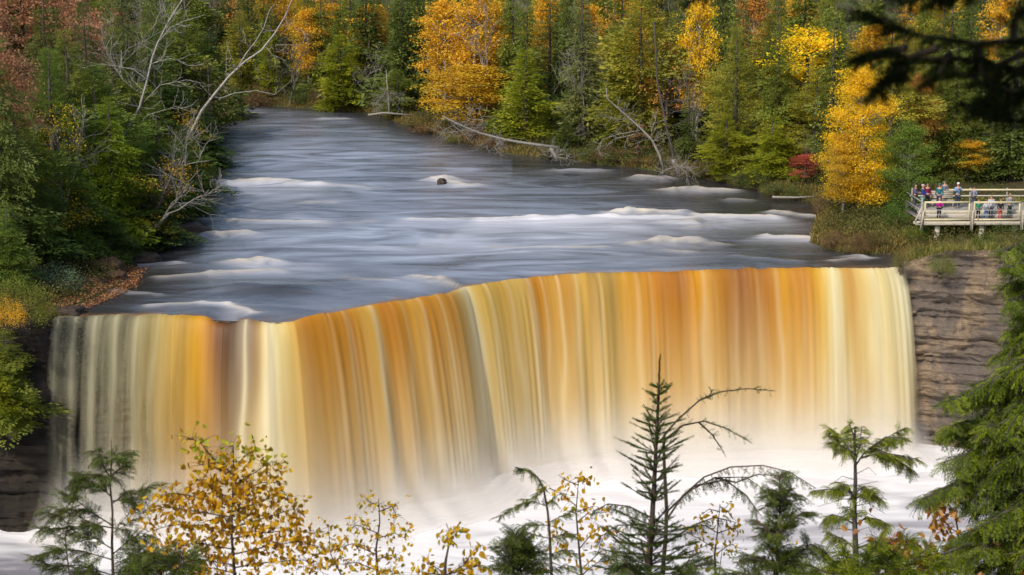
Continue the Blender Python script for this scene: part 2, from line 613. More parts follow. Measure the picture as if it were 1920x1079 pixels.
wet = np.clip(wet * (0.97 + 0.12 * fnoise(CXX, CZ, 0.5, 6)), 0, 1)
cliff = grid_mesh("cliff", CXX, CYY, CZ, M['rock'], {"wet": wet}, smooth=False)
tag(cliff, kind="structure")

# hillside the camera stands on
gx, gy = np.meshgrid(np.arange(-70, 70.1, 1.0), np.arange(-40, 60.1, 1.0))
def slope(X, Y):
    X, Y = np.asarray(X, float), np.asarray(Y, float)
    return 20.2 - 0.60 * np.clip(Y, 0, 100) + 0.25 * fnoise(X, Y, 0.4, 1) + 0.04 * np.abs(X)
gz = slope(gx, gy)
near_slope = grid_mesh("near_hillside", gx, gy, gz, M['ground'])
tag(near_slope, kind="structure")

def lipz(x):
    x = np.asarray(x, float)
    p_ = 960 + x * 27.6
    return 0.10 * n1(x, 0.45, 2) + 0.05 * n1(x, 1.7, 4) - 0.42 * np.exp(-((x - at(425, 592, 0).x) / 1.0) ** 2) - 0.22 * np.exp(-((x - at(520, 596, 0).x) / 1.6) ** 2) - 0.15


# ------------------------------------------------------------------ river surface with standing waves
# (px0,py0,px1,py1, height, half-width m, tan, white, trail m)
RIDGES = [
    (428, 342, 520, 338, 0.32, 1.1, 0.9, 0.9, 6), (520, 340, 600, 344, 0.18, 0.9, 0.5, 0.8, 5), (600, 346, 690, 352, 0.10, 0.7, 0.35, 0.2, 2),
    (820, 338, 838, 336, 0.5, 0.6, 1.0, 0.6, 2.0), (838, 340, 880, 348, 0.25, 0.6, 0.8, 0.5, 1.5),
    (1200, 333, 1245, 336, 0.35, 0.7, 0.6, 0.4, 2), (1255, 357, 1300, 354, 0.35, 0.8, 0.8, 0.5, 2.5), (1300, 356, 1372, 358, 0.22, 0.6, 0.6, 0.4, 2),
    (1370, 376, 1400, 376, 0.2, 0.6, 0.4, 0.2, 1),
    (770, 410, 900, 411, 0.12, 0.45, 0.5, 0.45, 3), (900, 411, 1000, 408, 0.16, 0.5, 0.45, 1.0, 7), (1000, 408, 1150, 405, 0.18, 0.5, 0.4, 1.0, 9),
    (1160, 400, 1185, 397, 0.4, 0.6, 0.9, 0.6, 2), (1185, 398, 1270, 400, 0.25, 0.6, 0.8, 0.5, 2), (1150, 406, 1300, 408, 0.2, 0.5, 0.45, 0.8, 5),
    (1315, 405, 1450, 407, 0.22, 0.6, 0.75, 0.9, 5), (1450, 398, 1475, 400, 0.3, 0.5, 0.9, 0.5, 1), (1475, 401, 1530, 406, 0.15, 0.3, 0.7, 0.4, 0.6),
    (1010, 414, 900, 430, 0.0, 1.3, 0, 0.5, 5), (900, 430, 790, 462, 0.0, 1.6, 0, 0.35, 5), (1150, 414, 1030, 432, 0.0, 1.2, 0, 0.4, 4), (1030, 432, 960, 470, 0.0, 1.4, 0, 0.3, 3), (1240, 425, 1150, 445, 0.0, 1.0, 0, 0.3, 3),
    (1185, 457, 1245, 453, 0.25, 0.6, 0.6, 0.35, 3), (1245, 454, 1300, 450, 0.4, 0.6, 0.8, 0.4, 3), (1300, 452, 1345, 460, 0.2, 0.5, 0.5, 0.25, 2),
    (1250, 470, 1290, 474, 0.2, 0.5, 0.5, 0.2, 2),
    (930, 465, 1130, 463, 0.12, 0.5, 0.5, 0.2, 2), (1440, 443, 1520, 447, 0.2, 0.6, 0.8, 0.7, 3),
    (1285, 418, 1300, 412, 0.3, 0.6, 0.5, 0.2, 1), (1300, 428, 1330, 424, 0.3, 0.5, 0.4, 0.2, 1),
    (380, 412, 440, 414, 0.15, 0.7, 0.5, 0.3, 2), (440, 414, 600, 416, 0.12, 0.6, 0.55, 0.3, 2), (395, 440, 460, 437, 0.3, 0.7, 0.7, 0.4, 2),
    (570, 382, 625, 380, 0.15, 0.5, 0.5, 0.2, 1), (655, 418, 700, 416, 0.1, 0.5, 0.3, 0.1, 1),
    (458, 494, 490, 490, 0.55, 0.8, 0.9, 0.4, 3), (400, 512, 520, 508, 0.2, 0.5, 0.6, 0.35, 2), (300, 520, 400, 514, 0.15, 0.4, 0.45, 0.2, 1.5),
    (280, 573, 380, 568, 0.1, 0.25, 0.6, 0.4, 0.8), (380, 568, 430, 569, 0.09, 0.25, 0.6, 0.6, 0.7), (430, 569, 475, 584, 0.1, 0.22, 0.5, 0.7, 0.4),
    (780, 518, 830, 526, 0.22, 0.35, 0.7, 0.3, 1), (830, 526, 860, 535, 0.22, 0.35, 0.5, 0.3, 1),
    (650, 522, 740, 526, 0.1, 0.4, 0.35, 0.1, 1), (540, 424, 620, 420, 0.1, 0.5, 0.2, 0.1, 1),
    (1560, 488, 1600, 484, 0.1, 0.3, 0.5, 0.3, 0.5), (1605, 480, 1625, 484, 0.2, 0.3, 0.3, 0.6, 0.4),
    (1380, 480, 1500, 490, 0.1, 0.4, 0.15, 0.1, 1),
    (470, 212, 500, 215, 0.08, 0.8, 0.6, 0.2, 1), (608, 222, 645, 222, 0.08, 0.6, 0.3, 0.9, 1), (1060, 318, 1110, 318, 0.08, 1.0, 0.0, 0.6, 2),
    (250, 498, 330, 492, 0.12, 0.4, 0.0, 0.45, 1), (215, 545, 300, 552, 0.1, 0.25, 0.1, 0.35, 0.5),
]
# humps and hollows without foam: (px,py,height,rx m,ry m)
HUMPS = [(545, 548, 0.4, 2.2, 1.2), (455, 545, 0.45, 2.0, 1.2), (590, 500, 0.25, 3, 1), (450, 395, 0.3, 1.2, 1.0), (560, 405, 0.3, 1.2, 0.9),
         (420, 375, 0.3, 1.6, 1.2), (530, 388, 0.2, 1.8, 0.8), (520, 470, 0.25, 3.0, 1.0), (1000, 470, 0.12, 3, 0.8), (600, 395, 0.2, 1.3, 0.8),
         (500, 300, 0.15, 3, 1.2), (1290, 402, 0.35, 0.8, 0.8), (1010, 440, 0.2, 3, 1.2), (1380, 415, 0.2, 1.2, 0.8), (620, 540, 0.2, 2.2, 0.9), (360, 500, 0.2, 2.2, 0.8)]
rx_ = np.arange(-34, 34.01, 0.22)
rt_ = np.concatenate([np.arange(0, 45, 0.2), np.arange(45, 160, 0.4)])
RX, RT = np.meshgrid(rx_, rt_)
RX = RX * (1 + RT / 260.0)
RY = cliffY(np.clip(RX, LX[0], LX[-1])) + RT - 0.05
RS = sdist(RX, RY)
RZ = 0.04 * fnoise(RX * 0.4, RY, 0.6, 5) + 0.008 * fnoise(RX, RY * 1.5, 2.0, 8)
tan = np.zeros_like(RX); white = np.zeros_like(RX)
for (a, b, c, d, h, w, tn, whi, tr) in RIDGES:
    p, q = at(a, b, 0), at(c, d, 0)
    dx, dy = q.x - p.x, q.y - p.y
    t = ((RX - p.x) * dx + (RY - p.y) * dy) / (dx * dx + dy * dy)
    tc = np.clip(t, 0, 1)
    wob = 0.5 * fnoise(RX, RY * 0, 0.9, int(a) % 9)
    ex = np.abs(t - tc) * math.hypot(dx, dy)
    yy = RY - (p.y + tc * dy) + wob * w
    end = np.exp(-(ex / (w * 1.3)) ** 2)
    g = np.exp(-(yy / w) ** 2) * end
    RZ += h * g * (0.8 + 0.3 * fnoise(RX, RY, 1.1, 3)) - 0.25 * h * np.exp(-((yy + 2 * w) / w) ** 2) * end
    tan = np.maximum(tan, tn * np.exp(-((yy - 0.1 * w) / (0.8 * w)) ** 2) * end)
    tail = np.where(yy < 0, np.exp(yy / tr), np.exp(-(yy / (0.4 * w)) ** 2)) * np.exp(-(ex / (w * 1.5 + np.clip(-yy, 0, tr) * 0.4)) ** 2)
    white = np.maximum(white, whi * tail * 0.9)
for (a, b, h, rx, ry) in HUMPS:
    p = at(a, b, 0)
    e = ((RX - p.x) / rx) ** 2 + ((RY - p.y) / ry) ** 2
    RZ += h * np.exp(-e)
PXr, PYr = to_px((RX, RY, np.zeros_like(RX)))
foam_sheen = 0.36 + 0.5 * np.exp(-(((PXr - 780) / 420) ** 2 + ((PYr - 450) / 75) ** 2)) + 0.4 * np.exp(-(((PXr - 650) / 260) ** 2 + ((PYr - 300) / 60) ** 2))  # aerated film plus painted sky sheen, strongest in mid river
foam_sheen *= 1 - 0.85 * sstep(PXr, 1180, 1480) * sstep(-PYr, -425, -380) * 0.8  # tree reflections by the right bank painted as darker water
foam_sheen *= 1 - 0.9 * np.exp(-(((PXr - 240) / 130) ** 2 + ((PYr - 520) / 45) ** 2))
foam_sheen *= 1 - 0.8 * np.exp(-(((PXr - 520) / 110) ** 2 + ((PYr - 552) / 16) ** 2))
foam_sheen *= 1 - 0.6 * np.exp(-(((PXr - 1600) / 130) ** 2 + ((PYr - 478) / 25) ** 2))
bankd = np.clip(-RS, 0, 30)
foam_sheen *= 0.15 + 0.85 * np.where(RX > 0, sstep(bankd, 2.0, 19), sstep(bankd, 0.5, 8))  # painted tree reflections: water darkens towards the banks
RZ *= sstep(RT, 0.0, 0.5) * 0.9 + 0.1
RZ += lipz(RX) * np.exp(-(RT / 1.5) ** 1.6)
amber = np.exp(-(RT / (0.55 + 0.35 * fnoise(RX, RY * 0, 0.8, 6))) ** 2) * np.clip(0.55 + 0.5 * fnoise(RX, RY * 0, 0.5, 1), 0, 1)
mask = (RS < 1.5) & (RX > LX[0] - 1.2) | ((RS < 1.5) & (RT > 4))
mask &= ~((RT < 4) & ((RX > LX[-1] + 0.2) | (RX < LX[0] - 0.3)))
river = grid_mesh("river_water", RX, RY, RZ, M['river'], {"tan": tan, "white": white, "foam_sheen": foam_sheen, "amber": amber}, mask=mask)
tag(river, kind="structure")

# ------------------------------------------------------------------ waterfall sheet
def lin(c): return tuple((x / 255.0) ** 2.2 for x in c)
# px along the lip, colour near the lip, opacity
FC = [(95, (105, 98, 85), .35), (112, (190, 180, 155), .8), (128, (125, 115, 95), .45), (145, (195, 182, 150), .85), (160, (110, 102, 85), .4), (182, (200, 185, 150), .85), (200, (150, 138, 105), .5),
      (222, (205, 190, 150), .85), (240, (120, 110, 85), .45), (262, (205, 185, 135), .85), (285, (190, 160, 90), .65), (305, (210, 175, 100), .9), (330, (215, 165, 65), .9),
      (345, (200, 150, 60), .8), (375, (222, 158, 30), 1), (392, (205, 135, 20), 1), (402, (120, 62, 10), 1), (422, (75, 38, 10), 1), (440, (62, 38, 28), 1), (452, (110, 82, 70), 1), (460, (215, 200, 185), 1),
      (468, (120, 95, 80), 1), (480, (110, 70, 45), 1), (492, (215, 170, 100), 1), (505, (245, 228, 185), 1), (522, (238, 212, 155), 1), (548, (228, 178, 90), 1), (556, (195, 118, 15), 1), (575, (205, 132, 30), 1), (610, (205, 135, 45), 1),
      (650, (200, 130, 45), 1), (675, (220, 165, 80), 1), (690, (232, 190, 115), 1), (700, (200, 120, 15), 1), (740, (205, 135, 40), 1), (775, (225, 170, 85), 1), (785, (205, 125, 25), 1), (815, (205, 145, 60), 1),
      (838, (185, 115, 40), 1), (852, (235, 190, 110), 1), (866, (248, 222, 165), 1), (885, (222, 175, 90), 1), (915, (190, 150, 75), 1), (945, (215, 165, 85), 1), (970, (235, 195, 120), 1), (985, (215, 150, 55), 1), (992, (200, 120, 15), 1),
      (1015, (190, 135, 55), 1), (1040, (205, 150, 70), 1), (1060, (195, 130, 45), 1), (1075, (225, 180, 105), 1), (1092, (215, 165, 85), 1), (1106, (165, 125, 65), 1), (1125, (205, 160, 85), 1), (1140, (150, 125, 75), 1), (1160, (215, 155, 60), 1),
      (1190, (200, 140, 55), 1), (1215, (205, 130, 30), 1), (1250, (185, 115, 30), 1), (1275, (150, 90, 25), 1), (1290, (210, 135, 35), 1), (1315, (225, 160, 65), 1), (1340, (180, 120, 45), 1), (1375, (165, 100, 40), 1), (1388, (130, 75, 30), 1),
      (1410, (180, 115, 40), 1), (1440, (170, 105, 30), 1), (1460, (220, 155, 55), 1), (1490, (195, 125, 30), 1), (1510, (190, 120, 25), 1), (1530, (228, 165, 35), 1), (1548, (242, 215, 150), 1), (1562, (250, 235, 190), 1),
      (1576, (205, 150, 70), 1), (1590, (190, 125, 45), 1), (1602, (235, 195, 125), 1), (1625, (240, 215, 160), 1), (1650, (225, 200, 150), 1), (1670, (240, 225, 190), 1), (1690, (235, 225, 205), .9)]
fpx = np.array([f[0] for f in FC], float)
fcol = np.array([lin(f[1]) for f in FC])
fal = np.array([f[2] for f in FC], float)
NU, NV = 1500, 70
upx = np.linspace(95, 1690, NU)
upy = np.interp(upx, [p[0] for p in LIP], [p[1] for p in LIP])
lipx = np.zeros(NU); lipy = np.zeros(NU)
for i in range(NU):
    w_ = at(upx[i], upy[i], 0); lipx[i], lipy[i] = w_.x, w_.y
lipy = cliffY(lipx)
arc = np.concatenate([[0], np.cumsum(np.hypot(np.diff(lipx), np.diff(lipy)))])
# direction the water is thrown: across the lip, smoothed
ker = np.ones(121) / 121
tx = np.gradient(lipx, arc); ty = np.gradient(lipy, arc)
nx, ny = ty.copy(), -tx.copy()
def sm(a): return np.convolve(np.pad(a, 60, mode='edge'), ker, mode='valid')
nx, ny = sm(sm(nx)), sm(sm(ny))
nx = nx * 0.85 + 0.10
nx = np.where(upx < 420, np.interp(upx, [95, 250, 420], [-0.3, -0.2, 0.02]), nx)
nx = np.where(upx > 1560, np.interp(upx, [1560, 1690], [0.28, 0.62]), nx)
nl = np.hypot(nx, ny); nx /= nl; ny /= nl
throw = 2.7 + 0.35 * n1(arc, 0.35, 2) + 0.07 * n1(arc, 1.3, 3) + np.exp(-((upx - 850) / 90) ** 2) * 0.45 + np.exp(-((upx - 480) / 45) ** 2) * 0.5
throw *= np.where(upx < 330, np.interp(upx, [95, 330], [0.75, 0.9]), 1)
vv = np.linspace(0, 1, NV) ** 1.25
UU, VV = np.meshgrid(np.arange(NU), vv)
rip = 0.06 * n1(arc, 1.1, 4) + 0.004 * n1(arc, 3.0, 5)
off = throw[None, :] * (np.sqrt(VV) * 0.97 + 0.03 * VV) + rip[None, :] * sstep(VV, 0, 0.12)
FZ = -13.3 * VV + 0.02 + lipz(lipx)[None, :] * (1 - VV)
up = np.interp(upx, [95, 1690], [0, 1])
FX = lipx[None, :] + nx[None, :] * off
FY = lipy[None, :] + ny[None, :] * off
# colour: near the lip from the table, further down aerated and paler
def gblur(a, w):
    kx = np.exp(-(np.arange(-3 * w, 3 * w + 1) / w) ** 2 / 2); kx /= kx.sum()
    return np.stack([np.convolve(np.pad(a[:, i], 3 * w, mode='edge'), kx, mode='valid') for i in range(a.shape[1])], -1)
top = np.stack([np.interp(upx, fpx, fcol[:, i]) for i in range(3)], -1)
soft, blur = gblur(top, 7), gblur(top, 30)
wob = (9 * fnoise(arc[None, :] * 0.35 + 0 * VV, VV * 1.3, 1.0, 2) + 4 * fnoise(arc[None, :] * 1.1 + 0 * VV, VV * 2.0, 1.0, 5)) * sstep(VV, 0, 0.5)
samp = np.clip(np.arange(NU)[None, :] + wob, 0, NU - 1)
def take(a): return np.stack([np.interp(samp.ravel(), np.arange(NU), a[:, i]).reshape(samp.shape) for i in range(3)], -1)
k1 = (0.10 + 0.55 * sstep(VV, 0.0, 0.65))[..., None]
colr = take(soft) * (1 - k1) + take(blur) * k1
pale = np.array(lin((220, 188, 136)))
kp = (0.7 * sstep(VV, 0.04, 0.8))[..., None] * np.interp(upx, [95, 340, 395, 450, 495], [0.15, 0.35, 0.25, 0.3, 0.95])[None, :, None]
colr = colr * (1 - kp) + pale * kp
wht = np.array(lin((240, 228, 208)))
kw = (np.interp(upx, [95, 500, 1100, 1400, 1690], [0.3, 0.6, 0.8, 0.95, 0.85])[None, :] * sstep(VV + 0.05 * n1(arc, 0.4, 7)[None, :], 0.55, 1.0) ** 1.3)[..., None]
colr = colr * (1 - kw) + wht * kw
strand = np.zeros_like(VV)
for (c_, w_, a_) in ((503, 14, .8), (866, 11, .8), (690, 6, .5), (815, 4, .3), (985, 6, .5), (1040, 5, .35), (1075, 5, .3), (1120, 4, .25), (780, 5, .35), (745, 4, .2), (945, 5, .3), (1190, 5, .2), (1315, 6, .25), (1452, 6, .25), (1558, 10, .7),
                     (1628, 12, .5), (1672, 10, .5), (462, 4, .6), (610, 5, .15), (640, 6, .2), (1215, 4, .15), (905, 5, .3), (1010, 4, .2), (300, 5, .3), (262, 5, .3), (222, 5, .3), (182, 6, .35), (145, 5, .35), (112, 5, .3), (1375, 5, .12), (1415, 4, .12), (1500, 4, .12)):
    cu = np.interp(c_, upx, np.arange(NU)); wu = w_ * NU / 1595.0
    strand = np.maximum(strand, a_ * np.exp(-((samp - cu) / (wu * (0.7 + 1.1 * VV))) ** 2) * (0.75 + 0.25 * sstep(VV, 0, 0.3)))
strand = strand[..., None]
colr = colr * (1 - strand) + np.array(lin((248, 230, 194))) * np.array([0.98, 0.97, 1.05]) * strand
lum = colr.mean(-1, keepdims=True)
lk = np.interp(upx, [95, 250, 340, 380], [0.6, 0.4, 0.1, 0.0])[None, :, None]
colr = colr * (1 - lk) + lum * np.array([1.0, 0.96, 0.86]) * 0.85 * lk
colr = np.clip((lum + (colr - lum) * 1.10) * np.array([0.86, 0.925, 0.80]), 0, 0.85)
al = np.interp(upx, fpx, fal)[None, :] + 0 * VV
al = al * (1 - np.interp(upx, [95, 220, 330, 400], [0.55, 0.5, 0.2, 0.0])[None, :] * sstep(VV, 0.05, 0.6))
al = al * np.interp(upx, [95, 101, 1682, 1690], [0.2, 1, 1, 0.3])[None, :]
fade = 1 - 0.5 * sstep(VV, 0.9, 1.0)
fade = fade * (sstep(np.minimum(arc, arc[-1] - arc), 0.0, 1.0)[None, :] * sstep(VV, 0.1, 0.9) * 0.9 + 1 - sstep(VV, 0.1, 0.9) * 0.9)
fall = grid_mesh("waterfall", FX, FY, FZ, M['fall'], {"along": arc[None, :] + 0 * VV, "down": VV, "fade": fade},
                 colors={"col": np.concatenate([colr, al[..., None]], -1)})
tag(fall, kind="structure")

# plunge pool
pxg, pyg = np.meshgrid(np.arange(-75, 75.1, 0.5), np.arange(48, 128.1, 0.5))
basey = cliffY(pxg) - 2.0
dist = np.abs(basey - pyg)
qpx, qpy = to_px((pxg, pyg, np.full_like(pxg, -13.0)))
foam = 0.58 + 1.1 * np.exp(-(dist / 9) ** 2) + 0.6 * np.exp(-(((qpx - 750) / 500) ** 2 + ((qpy - 1000) / 90) ** 2))
foam *= 1 - 0.95 * np.exp(-(((qpx - 20) / 190) ** 2 + ((qpy - 1060) / 55) ** 2))
pz = -13.0 + 0.5 * np.exp(-(dist / 3.5) ** 2) * (0.9 + 0.14 * fnoise(pxg, pyg * 0.3, 0.35, 3)) * sstep(pxg, LX[0] - 2, LX[0] + 3) * sstep(-pxg, -LX[-1] - 3, -LX[-1] + 2) + 0.12 * fnoise(pxg, pyg, 0.4, 7)
pool = grid_mesh("plunge_pool_water", pxg, pyg, pz, M['pool'], {"foam": foam})
tag(pool, kind="structure")

# spray hanging over the foot of the fall
def spray_mat():
    m, t = new_mat("spray")
    k = NT(t)
    n_ = k.noise(k.pos((0.25, 0.25, 0.5)), 0.8, 4, 0.5, 0.5)
    a = k.attr("dens").outputs["Fac"]
    a = k.math('MULTIPLY', a, k.math('MULTIPLY_ADD', n_, 0.7, 0.65), None, True)
    d = k.n("ShaderNodeBsdfDiffuse"); d.inputs[0].default_value = (0.88, 0.85, 0.81, 1)
    tl = k.n("ShaderNodeBsdfTranslucent"); tl.inputs[0].default_value = (0.88, 0.85, 0.81, 1)
    m1 = k.n("ShaderNodeMixShader"); m1.inputs[0].default_value = 0.3
    k.l(d.outputs[0], m1.inputs[1]); k.l(tl.outputs[0], m1.inputs[2])
    tp = k.n("ShaderNodeBsdfTransparent")
    mx = k.n("ShaderNodeMixShader")
    k.l(a, mx.inputs[0]); k.l(tp.outputs[0], mx.inputs[1]); k.l(m1.outputs[0], mx.inputs[2])
    k.out(mx.outputs[0])
    return m
M['spray'] = spray_mat()
for q, (o0, o1, hgt, dn) in enumerate(((0.15, 0.8, 7.6, 0.28), (0.2, 1.2, 6.4, 0.30), (0.35, 1.7, 5.2, 0.36), (0.5, 2.4, 4.0, 0.42), (0.7, 3.2, 3.1, 0.48), (0.9, 4.2, 2.2, 0.55), (1.2, 5.6, 1.4, 0.55))):
    ii = np.linspace(0, NU - 1, 240).astype(int)
    sv_ = np.linspace(0, 1, 24)
    II, SV = np.meshgrid(ii, sv_)
    endk = sstep(np.minimum(arc[II], arc[-1] - arc[II]), -0.5, 3.0)
    hh = hgt * (1 + 0.2 * fnoise(arc[II], 0 * SV, 0.16, q + 1)) * (0.6 + 0.4 * endk)
    ofs = throw[II] + o1 * (1 - SV) + o0 * SV
    SX, SY = lipx[II] + nx[II] * ofs, lipy[II] + ny[II] * ofs
    SZ = -13.3 + hh * SV ** 1.3
    dens = dn * (1 - sstep(SV, 0.05, 1.0)) * (0.15 + 0.85 * endk)
    o = grid_mesh("spray_mist", SX, SY, SZ, M['spray'], {"dens": dens})
    tag(o, "white spray drifting along the foot of the waterfall", kind="stuff")

# ------------------------------------------------------------------ vegetation building blocks (numpy)
def leafq(c, ax, side, L, Wd):
    """diamond leaf: centre-base c (n,3), axis ax, side vector"""
    c, ax, side = map(np.asarray, (c, ax, side))
    L = np.asarray(L, float).reshape(-1, 1) if not np.isscalar(L) else L
    Wd = np.asarray(Wd, float).reshape(-1, 1) if not np.isscalar(Wd) else Wd
    return np.stack([c, c + ax * L * 0.5 + side * Wd * 0.5, c + ax * L, c + ax * L * 0.5 - side * Wd * 0.5], 1)


def unit(v): return v / (np.linalg.norm(v, axis=-1, keepdims=True) + 1e-9)


def rand_leaves(rg, C, L, Wd, down=0.0):
    n = len(C)
    ax = unit(rg.normal(size=(n, 3)) + np.array([0, 0, -down]))
    sd = unit(np.cross(ax, rg.normal(size=(n, 3))))
    s = rg.uniform(0.7, 1.3, n)
    return leafq(C, ax, sd, L * s, Wd * s)


def frond_mid(rg, n=28):
    """flat conifer spray, unit length along x"""
    s = rg.uniform(0.12, 1.0, n)
    side = rg.choice([-1, 1], n)
    w = 0.34 * (1.05 - s) + 0.06
    off = rg.uniform(0, 1, n) * w
    c = np.stack([s + off * 0.5 - 0.05, side * off, -0.22 * s * s + rg.normal(0, 0.02, n)], 1)
    ax = unit(np.stack([np.full(n, 0.8), side * rg.uniform(0.2, 1.1, n), rg.uniform(-0.55, 0.1, n)], 1))
    sd = unit(np.cross(ax, rg.normal(size=(n, 3)) * 0.5 + np.array([0, 0, 1])))
    return leafq(c, ax, sd, rg.uniform(0.11, 0.22, n), rg.uniform(0.045, 0.085, n))


def frond_hemlock(rg, nb=13):
    """fine spray for plants near the camera: unit length, both sides twiglets with needles, drooping tip"""
    cs, axs = [], []
    for i in range(nb):
        s = 0.08 + 0.9 * i / nb
        for sd in (-1, 1):
            L = 0.34 * (1 - 0.75 * s) * rg.uniform(0.6, 1.2)
            m = max(2, int(L / 0.045))
            for j in range(m):
                t = (j + 0.5) / m
                cs.append((s + 0.75 * L * t, sd * 0.75 * L * t, -0.28 * s * s - 0.35 * L * t * t + rg.normal(0, 0.01)))
                for q in (0,):
                    axs.append((0.8 + rg.normal(0, 0.3), sd * 0.6 + rg.normal(0, 0.45), -0.35 + rg.normal(0, 0.2)))
    c, ax = np.array(cs), unit(np.array(axs))
    sdv = unit(np.cross(ax, rg.normal(size=c.shape) * 0.4 + np.array([0, 0, 1])))
    return leafq(c, ax, sdv, rg.uniform(0.08, 0.13, len(c)), rg.uniform(0.028, 0.048, len(c)))


def twig_spruce(rg, n=60):
    """bottle-brush twig, unit length"""
    s = rg.uniform(0, 1, n)
    an = rg.uniform(0, 2 * np.pi, n)
    rad = np.stack([np.zeros(n), np.cos(an), np.sin(an)], 1)
    ax = unit(rad + np.array([0.75, 0, 0.15]))
    c = np.stack([s, np.zeros(n), np.zeros(n)], 1)
    sd = unit(np.cross(ax, rg.normal(size=(n, 3))))
    return leafq(c, ax, sd, 0.19, 0.035)


def frames(d, rg=None, roll=0.0):
    """x axis along d, z roughly up"""
    d = unit(np.asarray(d, float))
    upv = np.tile(np.array([0, 0, 1.0]), (len(d), 1))
    bad = np.abs(d[:, 2]) > 0.95
    upv[bad] = (0, 1, 0)
    y = unit(np.cross(upv, d))
    z = np.cross(d, y)
    if rg is not None and roll:
        a = rg.normal(0, roll, len(d))[:, None]
        y, z = y * np.cos(a) + z * np.sin(a), z * np.cos(a) - y * np.sin(a)
    return np.stack([d, y, z], 1)


def scatter(mb, protos, org, dirs, sc, rg, roll=0.4, val=None):
    org, dirs, sc = np.asarray(org, float), np.asarray(dirs, float), np.asarray(sc, float)
    Rm = frames(dirs, rg, roll)
    pick = rg.integers(0, len(protos), len(org))
    for p in range(len(protos)):
        ix = np.nonzero(pick == p)[0]
        if len(ix) == 0: continue
        Q = protos[p]
        W_ = np.einsum('qci,nij->nqcj', Q, Rm[ix]) * sc[ix][:, None, None, None] + org[ix][:, None, None, :]
        b = (rg.uniform(0, 1, len(ix)) if val is None else np.asarray(val)[ix])[:, None]
        a = np.clip(0.6 * b + 0.4 * rg.uniform(0, 1, (len(ix), Q.shape[0])), 0, 1)
        mb.quads(W_.reshape(-1, 4, 3), a.reshape(-1))


rgp = np.random.default_rng(11)
MIDF = [frond_mid(rgp) for _ in range(5)]
def frond_fine(rg):
    q = frond_mid(rg, 74)
    c = q[:, :1, :]
    return c + (q - c) * 0.56
FINE = [frond_fine(rgp) for _ in range(5)]
HEMF = [frond_hemlock(rgp) for _ in range(4)]
SPRF = [twig_spruce(rgp) for _ in range(4)]


def proto_store(name, crown, trunk):
    """turns builders into meshes kept for copying; the first placed tree uses them directly"""
    return (name, crown, trunk)


def mesh_of(mb, name, mat, smooth=False):
    o = mb.build(name, mat, None, smooth)
    me = o.data
    bpy.data.objects.remove(o)
    return me


def mk_spruce(seed, H=12.0, Rr=2.3, n=470, sparse=0.0, droop=-0.15, fr=None):
    rg = np.random.default_rng(seed)
    z = H * (0.05 + 0.94 * rg.uniform(0, 1, n) ** 1.1)
    z = np.round(z / 0.42) * 0.42 + rg.normal(0, 0.06, n)
    z = np.clip(z, 0.3, H - 0.1)
    an = rg.uniform(0, 2 * np.pi, n)
    lob = 0.78 + 0.3 * np.sin(an * 3 + z * 0.9 + seed) + 0.2 * np.sin(z * 2.3 + seed)
    L = Rr * (1 - z / H) ** 0.75 * rg.uniform(0.6, 1.15, n) * np.clip(lob, 0.45, 1.3) + 0.25
    d = np.stack([np.cos(an), np.sin(an), np.where(z / H > 0.85, 0.7, droop + 0.25 * (z / H)) + rg.normal(0, 0.12, n)], 1)
    org = np.stack([0 * z, 0 * z, z], 1) + 0.04 * d
    c = MB()
    scatter(c, fr or MIDF, org, d, L, rg, 0.5)
    t = MB()
    t.tube([(0, 0, -1.5), (0, 0, H * 0.3), (0.04, 0, H * 0.7), (0, 0.02, H * 0.98)], [0.2, 0.16, 0.09, 0.015], 6)
    for i in range(16):
        zz = H * rg.uniform(0.05, 0.5); a = rg.uniform(0, 6.28); l_ = rg.uniform(0.7, 1.2) * Rr * 0.8
        t.tube([(0, 0, zz), (l_ * math.cos(a), l_ * math.sin(a), zz - 0.15 * l_)], [0.03, 0.008], 4)
    return mesh_of(c, "crown", M['conifer']), mesh_of(t, "trunk", M['bark'])


def mk_cedar(seed, H=11.0, Rr=2.0, n=520, fr=None):
    """columnar, soft, lumpy evergreen"""
    rg = np.random.default_rng(seed)
    h = rg.uniform(0, 1, n)
    z = H * (0.03 + 0.96 * h)
    an = rg.uniform(0, 2 * np.pi, n)
    lob = 0.8 + 0.28 * np.sin(an * 2 + z * 0.7 + seed * 1.7) + 0.22 * np.sin(z * 1.7 + an + seed)
    prof = np.clip(1 - h ** 2.2, 0.05, 1) ** 0.7 * (0.75 + 0.35 * np.sin(h * 2.6 + 0.3))
    L = Rr * prof * rg.uniform(0.75, 1.1, n) * lob
    r0 = rg.uniform(0.0, 0.6, n) * L
    up_ = rg.uniform(-0.35, 0.45, n) + 0.5 * h
    dirs = np.stack([np.cos(an), np.sin(an), up_], 1)
    org = np.stack([np.cos(an) * r0, np.sin(an) * r0, z], 1)
    sc = np.maximum(L - r0 * 0.7, 0.45)
    c = MB()
    val = np.clip(0.5 + 0.35 * np.sin(z * 1.3 + an * 2 + seed) + rg.normal(0, 0.22, n), 0, 1)
    scatter(c, fr or MIDF, org, dirs, sc, rg, 0.8, val)
    t = MB()
    t.tube([(0, 0, -1.5), (0.05, 0, H * 0.35), (-0.04, 0.05, H * 0.7), (0, 0, H * 0.96)], [0.2, 0.15, 0.08, 0.012], 6)
    for i in range(22):
        zz = H * rg.uniform(0.1, 0.85); a = rg.uniform(0, 6.28); l_ = Rr * rg.uniform(0.4, 0.8)
        t.tube([(0, 0, zz), (l_ * math.cos(a), l_ * math.sin(a), zz + 0.3 * l_)], [0.03, 0.008], 4)
    return mesh_of(c, "crown", M['conifer']), mesh_of(t, "trunk", M['bark'])


